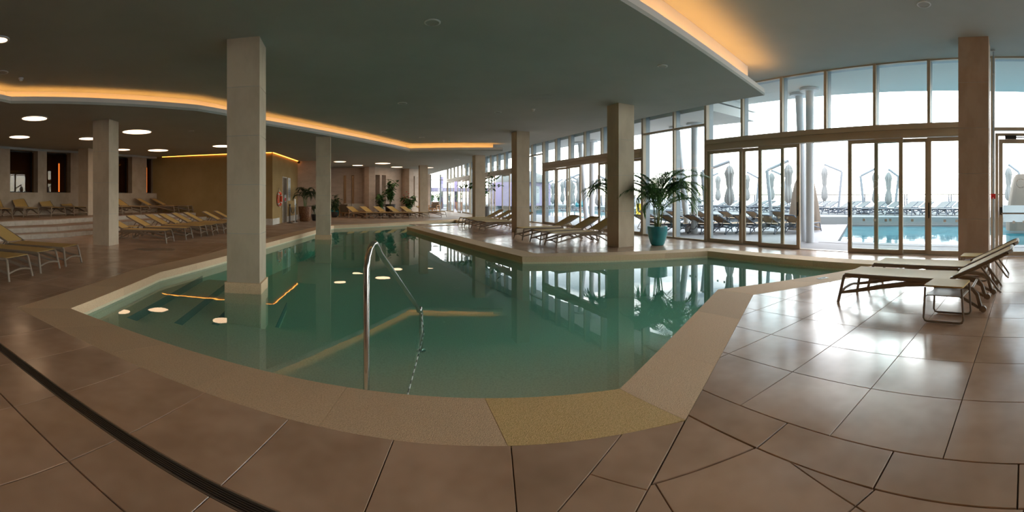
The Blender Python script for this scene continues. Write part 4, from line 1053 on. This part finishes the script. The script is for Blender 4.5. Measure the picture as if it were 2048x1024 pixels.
# ------------------------------------------------------------------ far seating
def armchair(x, y, rz, label, w=0.72):
    t = empty('armchair', (x, y, 0.001), rz); h = w/2
    for sx in (-1, 1):
        for sy in (-1, 1): MB().box(sx*h - 0.03, sx*h + 0.03, sy*0.33 - 0.03, sy*0.33 + 0.03, 0, 0.60 if sy < 0 else 0.72).build('leg', 'wood', t)
        MB().box(sx*h - 0.04, sx*h + 0.04, -0.38, 0.38, 0.601, 0.64).build('armrest', 'wood', t)
    MB().box(-h + 0.031, h - 0.031, -0.33, 0.33, 0.26, 0.32).build('seat_frame', 'wood', t)
    MB().box(-h + 0.045, h - 0.045, -0.34, 0.28, 0.321, 0.46).build('seat_cushion', 'cushion' if w > 1 else 'cushion_brown', t)
    n = 3 if w > 1 else 1
    for k in range(n):
        a = -h + 0.05 + (w - 0.1)*k/n; MB().obox((a + (w - 0.1)/n/2, 0.30, 0.66), ((w - 0.1)/n - 0.02, 0.14, 0.40), 0, Matrix.Rotation(R(-12), 3, 'X')).build('back_cushion', 'cushion' if w > 1 else 'cushion_brown', t)
    return t
tag(armchair(0.72, 30.35, R(-4), '', 1.8), 'wooden sofa with pale cushions below the dark slit windows', 'sofa')
tag(armchair(0.08, 28.75, R(150), ''), 'wooden armchair left of the far sofa', 'armchair')
tag(armchair(7.65, 36.0, R(-35), ''), 'wooden armchair with brown cushion by the far glazing', 'armchair')
def coffee_table(x, y, rz, label):
    t = empty('coffee_table', (x, y, 0.001), rz)
    for sx in (-1, 1):
        for sy in (-1, 1): MB().box(sx*0.42 - .03, sx*0.42 + .03, sy*0.25 - .03, sy*0.25 + .03, 0, 0.38).build('leg', 'wood', t)
    for k in range(5): MB().box(-0.48, 0.48, -0.30 + 0.122*k, -0.30 + 0.122*k + 0.112, 0.381, 0.42).build('slat', 'wood', t)
    tag(t, label, 'coffee table')
coffee_table(1.0, 29.15, R(-4), 'low wooden table in front of the far sofa'); coffee_table(6.85, 34.3, R(-30), 'wooden table right of the distant pillar')

# fire alarm point and conduit beside the exit door
t = empty('alarm_conduit', (9.22, 0.425, 0.001)); MB().lathe([(0.016, 0), (0.016, 4.50)], 12).build('pipe', 'alu', t, True)
for z in (1.9, 3.0, 4.0): MB().box(-0.025, 0.025, -0.022, 0.022, z, z + 0.03).build('clip', 'grille', t)
MB().box(-0.06, 0.06, -0.035, 0.055, 4.50, 4.52).build('ceiling_plate', 'grille', t); tag(t, 'slim metal conduit rising beside the brown pillar', 'pipe')
t = empty('fire_alarm_point', (9.16, 0.425, 1.31)); MB().box(-0.03, 0.03, -0.05, 0.05, 0, 0.11).build('box', 'red', t); MB().box(-0.034, -0.0302, -0.032, 0.032, 0.02, 0.09).build('face_plate', 'white', t).scale = (1, 0.3, 0.3)
tag(t, 'small red fire alarm box on the conduit by the exit door', 'fire alarm')

# ------------------------------------------------------------------ outdoors
P1 = [(12.0, -9.0), (12.0, 5.25), (19.5, 8.0), (20.4, 4.2), (21.0, -9.0)]
P2 = [(14.6, 23.0), (13.4, 44.0), (26.0, 44.0), (21.5, 23.5)]
struct('terrace', MB().prism([(XF + 0.1, -12), (36, -12), (36, 60), (XF + 0.1, 60)], -0.5, -0.012, [P1[::-1], P2[::-1]]), 'paving')
struct('pool_edge', MB().prism(offset(P1[::-1] if area(P1) < 0 else P1, 0.55), -0.4, -0.004, [P1[::-1]]), 'paving')
struct('outdoor_pool_water', MB().prism(offset(P1[::-1] if area(P1) < 0 else P1, 0.02), -0.45, -0.10), 'out_water'); struct('outdoor_pool_water_far', MB().prism(offset(P2[::-1] if area(P2) < 0 else P2, 0.02), -0.45, -0.10), 'out_water')
struct('upper_terrace', MB().prism([(20.5, 4.2), (21.1, -12), (30, -12), (30, 22.0), (21.4, 22.0), (17.6, 12.5), (19.55, 8.05)], -0.3, 0.36), 'concrete')
struct('upper_terrace_far', MB().prism([(26.1, 44.1), (21.6, 23.5), (21.5, 22.1), (30, 22.1), (30, 60), (13, 60), (13.4, 44.1)], -0.3, 0.36), 'concrete')
struct('sea', MB().prism([(30.2, -2500), (5000, -2500), (5000, 3500), (30.2, 3500)], -6.0, -5.0), 'sea')
struct('ground_outer', MB().prism([(XF + 0.1, 60.1), (60, 60.1), (60, 120), (-40, 120), (-40, 41), (XF, 41)], -0.4, -0.02), 'paving')
# canopy
struct('canopy', MB().prism([(XF + 0.25, -9), (13.9, -9), (13.1, 0.5), (12.35, 5.6), (12.1, 8.72), (XF + 0.25, 8.72)], 4.60, 5.0), 'ceiling_white')
struct('canopy_lower', MB().prism([(XF + 0.25, 8.75), (12.6, 8.75), (11.9, 14.4), (11.5, 20.5), (11.2, 42), (XF + 0.25, 42)], 4.08, 4.37), 'ceiling_white')
struct('canopy_upper', MB().prism([(XF + 0.25, 8.75), (12.75, 8.75), (12.0, 14.4), (11.6, 20.5), (11.3, 42), (XF + 0.25, 42)], 4.42, 4.80), 'ceiling_white')
struct('roof_edge', MB().box(XF - 0.02, XF + 0.26, -9, 41, Z_HIGH - 0.01, 5.0), 'alu')
def round_column(x, y, tx, ty, z1, label):
    t = empty('round_column', (x, y, -0.012))
    MB().tube([(0, 0, 0), (tx - x, ty - y, z1)], 0.125, 24).build('shaft', 'column_paint', t, True)
    MB().lathe([(0.30, z1 - 0.02), (0.30, z1 + 0.055)], 28, (tx - x, ty - y, 0)).build('cap', 'column_paint', t, True)
    tag(t, label, 'column')
round_column(11.30, 5.85, 11.32, 5.87, 4.55, 'upright white round column outside the open sliding door')
round_column(11.55, 6.15, 11.72, 6.45, 4.55, 'leaning white round column behind the upright one at the open door')
round_column(11.55, 10.75, 11.55, 10.75, 4.03, 'upright white round column outside right of the potted palm'); round_column(11.8, 11.3, 11.6, 11.75, 4.03, 'leaning white round column outside just right of the potted palm')
round_column(11.2, 17.1, 11.2, 17.1, 4.03, 'upright white round column seen through the second open door'); round_column(11.3, 17.7, 11.1, 18.0, 4.03, 'leaning white round column seen through the second open door')
# railing on the upper terrace
t = empty('terrace_railing', (27.6, -11, 0.36)); LNG = 66.0
MB().box(-0.035, 0.035, 0, LNG, 1.125, 1.19).build('top_rail', 'black', t)
for k in range(6): MB().box(-0.01, 0.01, 0, LNG, 0.12 + 0.17*k, 0.14 + 0.17*k).build('wire', 'out_frame', t)
for k in range(22):
    for o_ in (0, 0.16): MB().box(-0.03, 0.03, k*3.0 + o_, k*3.0 + o_ + 0.06, 0, 1.124).build('post', 'out_frame', t)
tag(t, 'long thin metal railing along the seaward terrace edge', 'railing')
# outdoor loungers
lp = make_lounger('out_frame', 'out_sling'); lw = make_lounger('out_frame', 'pale_sling')
ub = [False, False]
def out_lounger(x, y, z, h, label, kind, grp):
    src = (lp, lw)[kind]
    o = src if not ub[kind] else copy_tree(src); ub[kind] = True
    o.location = (x, y, z + 0.002); o.rotation_euler = (0, 0, h); tag(o, label, 'sun lounger', grp)
for i, px in enumerate((1288, 1335, 1382, 1428, 1474, 1520, 1566)):
    a = bearing(px); d = 16.4; x, y = d*math.cos(a), d*math.sin(a)
    out_lounger(x + 1.2, y - 0.7, -0.012, R(180), 'brown outdoor lounger on the near terrace, %s from the left' % ORD[i], 0, 'brown loungers on the near terrace')
for i, px in enumerate((1310, 1362, 1412, 1462, 1512, 1560)):
    a = bearing(px); d = 20.9; x, y = d*math.cos(a), d*math.sin(a)
    out_lounger(x + 0.8, y - 0.5, -0.012, R(180), 'brown outdoor lounger in the second terrace row, %s from the left' % ORD[i], 0, 'brown loungers on the near terrace')
k = 0
for px in (1916, 1884, 1850, 1815, 1782, 1748, 1716, 1684, 1652, 1618, 1588, 1556, 1524, 1494, 1464, 1434, 1404, 1374):
    a = bearing(px); x = 21.9 if px > 1600 else 22.4; y = x*math.tan(a)
    out_lounger(x, y, 0.36, R(-24), 'pale lounger on the upper terrace front row, %s from the right' % ORD[k], 1, 'pale loungers on the upper terrace'); k += 1
k = 0
for px in (1868, 1800, 1735, 1672, 1610, 1548, 1486, 1424, 1360, 1330):
    a = bearing(px); x = 24.7; y = x*math.tan(a)
    out_lounger(x, y, 0.36, R(-24), 'pale lounger on the upper terrace back row, %s from the right' % ORD[k], 1, 'pale loungers on the upper terrace'); k += 1
# closed parasols
def parasol(px, d, z, top, length, boom, side, label, lean=0.12):
    a = bearing(px); x, y = d*math.cos(a), d*math.sin(a)
    sdv = Vector((math.cos(a - math.pi/2), math.sin(a - math.pi/2))) * side      # towards the right of the picture for side = 1
    base = Vector((0, 0, 0)) + Vector((*(sdv*(boom - lean*2)), 0)); t = empty('closed_parasol', (x + base.x, y + base.y, z))
    o = -base; kn = Vector((*(sdv*boom), top - 0.45)) + o
    MB().tube([Vector((0, 0, 0.06)), kn], 0.085, 8).build('mast', 'white_paint', t, True)
    MB().tube([kn, o + Vector((0, 0, top))], 0.07, 8).build('boom', 'white_paint', t, True)
    MB().box(-0.4, 0.4, -0.4, 0.4, 0, 0.06).build('base_plate', 'out_frame', t)
    rn = random.Random(int(px)); ph = rn.uniform(0, 6)
    prof = [(0.03, 0), (0.11, -0.07), (0.17, -0.22), (0.20, -0.36), (0.17, -0.45), (0.145, -0.62), (0.135, -0.88), (0.10, -1.0), (0.135, -1.12), (0.185, -1.4), (0.19, -1.6), (0.12, -1.74), (0.05, -1.82)]
    k = length/1.82
    cm = MB().lathe([(r, q*k + top - 0.18) for r, q in prof][::-1], 32, tuple(o), wob=lambda aa, i: 1 + 0.20*math.sin(8*aa + ph + 0.3*i) + 0.06*math.sin(3*aa + i))
    cm.build('canopy', 'canvas', t, True)
    MB().tube([o + Vector((0, 0, top - 0.2)), o + Vector((0, 0, top + 0.02))], 0.025, 8).build('hanger', 'white_paint', t, True)
    tag(t, label, 'parasol', 'closed white parasols on the terrace')
for px, d, z, top, ln, bm, sd, lab in (
    (1459, 18.6, -0.012, 2.92, 1.75, 1.2, -1, 'closed parasol outside the first glass door right of the palm'), (1577, 19.7, -0.012, 3.05, 1.80, 1.0, -1, 'closed parasol left of the tarpaulin covered stack'),
    (1649, 26.8, 0.36, 3.05, 2.15, 1.10, 1, 'closed parasol seen through the open sliding door'), (1777, 25.3, 0.36, 2.65, 1.95, 0.6, 1, 'closed parasol seen through the sliding door right of the opening'),
    (1751, 25.5, 0.36, 2.70, 1.95, 0.9, -1, 'closed parasol behind the door stile right of the opening'), (1543, 28.7, 0.36, 2.80, 1.85, 1.0, 1, 'distant closed parasol left of the near one by the covered stack'),
    (1494, 29.9, 0.36, 2.75, 1.85, 0.85, 1, 'distant closed parasol between two near ones'), (1436, 31.4, 0.36, 2.75, 1.85, 1.0, -1, 'distant closed parasol left of the first near one'),
    (2017, 24.2, 0.36, 2.85, 1.9, 0.6, 1, 'closed parasol seen through the exit door'), (1340, 31.0, 0.36, 2.3, 1.9, 1.0, 1, 'closed parasol behind the palm leaves'), (1366, 32.0, 0.36, 2.8, 1.8, 1.0, -1, 'distant closed parasol right of the palm'),
    (1106, 36.0, 0.36, 2.4, 1.8, 0.9, -1, 'leftmost far closed parasol above the far pool'), (1125, 38.5, 0.36, 2.6, 1.9, 0.7, -1, 'second far closed parasol above the far pool'), (1141, 31.0, 0.36, 2.5, 1.9, 0.9, 1, 'third far closed parasol above the far pool'),
    (1146, 36.5, 0.36, 2.4, 1.8, 0.8, 1, 'fourth far closed parasol above the far pool'), (1158, 30.0, 0.36, 2.6, 1.9, 1.0, -1, 'tallest far closed parasol left of the second open door'), (1196, 28.0, 0.36, 2.4, 1.8, 1.0, 1, 'far closed parasol right of the second open door')):
    parasol(px, d, z, top, ln, bm, sd, lab)
# tarpaulin-covered stacks
def cover(px, d, w, h, label, rzx=0.0, z=-0.012):
    a = bearing(px); t = empty('covered_stack', (d*math.cos(a), d*math.sin(a), z), a + rzx); m = MB(); n = 40; rings = []
    prof = [(1.0, 0), (0.98, 0.25), (0.88, 0.5), (0.74, 0.75), (0.62, 0.92), (0.50, 0.985), (0.2, 1.0)]
    v, f = [], []
    for i, (s, q) in enumerate(prof):
        for k in range(n):
            aa = 2*math.pi*k/n; c, sn = math.cos(aa), math.sin(aa); e_ = 0.35
            x = math.copysign(abs(c)**e_, c)*w*0.40*s; y = math.copysign(abs(sn)**e_, sn)*w*0.5*s
            wob = 1 + 0.035*math.sin(9*aa + i)*(1 - q); v.append((x*wob, y*wob, h*q))
    for i in range(len(prof) - 1):
        for k in range(n): f.append((i*n + k, i*n + (k+1) % n, (i+1)*n + (k+1) % n, (i+1)*n + k))
    f.append(tuple((len(prof)-1)*n + k for k in range(n))); m.add(v, f).build('tarpaulin', 'cover', t, True)
    MB().tube([(-w*0.33, -w*0.30, h*0.30), (-w*0.29, 0, h*0.48), (-w*0.33, w*0.30, h*0.30)], 0.015, 6).build('strap', 'rope_white', t, True)
    tag(t, label, 'covered stack')
cover(1609, 17.9, 1.35, 2.12, 'tall tan tarpaulin cover standing outside the open sliding door')
cover(2042, 15.0, 1.35, 2.12, 'tan tarpaulin cover standing outside the exit door', R(10)) if False else cover(2050, 17.5, 1.5, 2.3, 'tan tarpaulin cover standing outside the exit door', R(10), 0.0)
# yellow wet floor sign, far pavilion, garden at the end
a = bearing(1277); t = empty('wet_floor_sign', (28.6*math.cos(a), 28.6*math.sin(a), -0.012), a)
for s in (-1, 1): MB().obox((s*0.09, 0, 0.46), (0.025, 0.30, 0.93), 0, Matrix.Rotation(R(-10*s), 3, 'Y')).build('panel', 'yellow', t)
MB().obox((-0.108, 0, 0.55), (0.006, 0.14, 0.22), 0, Matrix.Rotation(R(10), 3, 'Y')).build('pictogram', 'black', t)
tag(t, 'yellow folding wet floor sign outside the glass behind the palm', 'sign')
t = empty('pavilion', (19.5, 44.5, 0.362), R(25))
MB().box(-3.0, 3.0, -2, 2, 0, 2.6).build('wall', 'lilac', t)
for k in range(4): MB().box(-2.7 + 1.4*k, -1.9 + 1.4*k, -2.03, -2.001, 0.3, 2.2).build('window', 'alu', t)
MB().lathe([(2.9, 2.6), (2.9, 2.9), (2.4, 3.5), (1.4, 3.9), (0.1, 4.0)], 32).build('dome_roof', 'concrete', t, True)
tag(t, 'distant lilac pavilion with a shallow dome by the far pool', 'pavilion')
t = empty('garden_wall', (11.0, 50.0, -0.02)); MB().box(-9, 9, 0, 0.4, 0, 3.9).build('wall', 'lilac', t)
for k in range(10): MB().box(-8.7 + 1.8*k, -8.3 + 1.8*k, -0.12, -0.001, 0, 3.8).build('pilaster', 'lilac', t)
MB().lathe([(0.55, 0), (0.55, 0.05)], 28).build('round_sign', 'blue', t); t.children[-1].rotation_euler = (R(90), 0, 0); t.children[-1].location = (1.6, -0.15, 2.0)
tag(t, 'lilac garden wall beyond the far glazing', 'wall')
for i, (x, y, sc) in enumerate(((9.3, 44.9, 1.3), (10.2, 45.6, 1.4), (12.2, 44.8, 1.6), (11.3, 41.2, 1.2), (8.6, 43.0, 1.2))):
    bush(x, y, -0.02, 'tall', 'brown_pot', stems(10, 0.6*sc, 1.0*sc, 0.3, 1.2, 14), 0.34, ['planter shrub beyond the far end window, leftmost', 'tall planter shrub before the lilac wall', 'planter shrub near the blue round sign', 'planter shrub just outside the last glass doors', 'planter shrub nearest the far end window'][i], 'leaf', 20 + i)
t = empty('bean_bag', (17.5, 30.0, 0.0)); t.location = (20.9 * 0 + 22.6, 36.5, 0.362)
MB().lathe([(0.5, 0), (0.62, 0.2), (0.5, 0.5), (0.3, 0.75), (0.12, 0.85)], 24).build('cushion_body', 'turquoise', t, True); MB().lathe([(0.06, 0.85), (0.03, 0.93)], 10).build('top_knot', 'turquoise', t); tag(t, 'turquoise bean bag on the far terrace', 'bean bag')

# wet patch on the left deck
rn = random.Random(5); pts = []
for k in range(22):
    a = 2*math.pi*k/22; r = rn.uniform(0.6, 1.0); pts.append((0.62*r*math.cos(a), 0.34*r*math.sin(a)))
mat('wet', (0.13, 0.085, 0.045), 0.3, 0.5)
t = MB().prism(pts, 0.0005, 0.002).build('water_stain', 'wet'); t.location = (-4.72, 9.85, 0); t.rotation_euler = (0, 0, R(30))
tag(t, 'dark wet patch on the left deck tiles in front of the yellow loungers', 'stain')
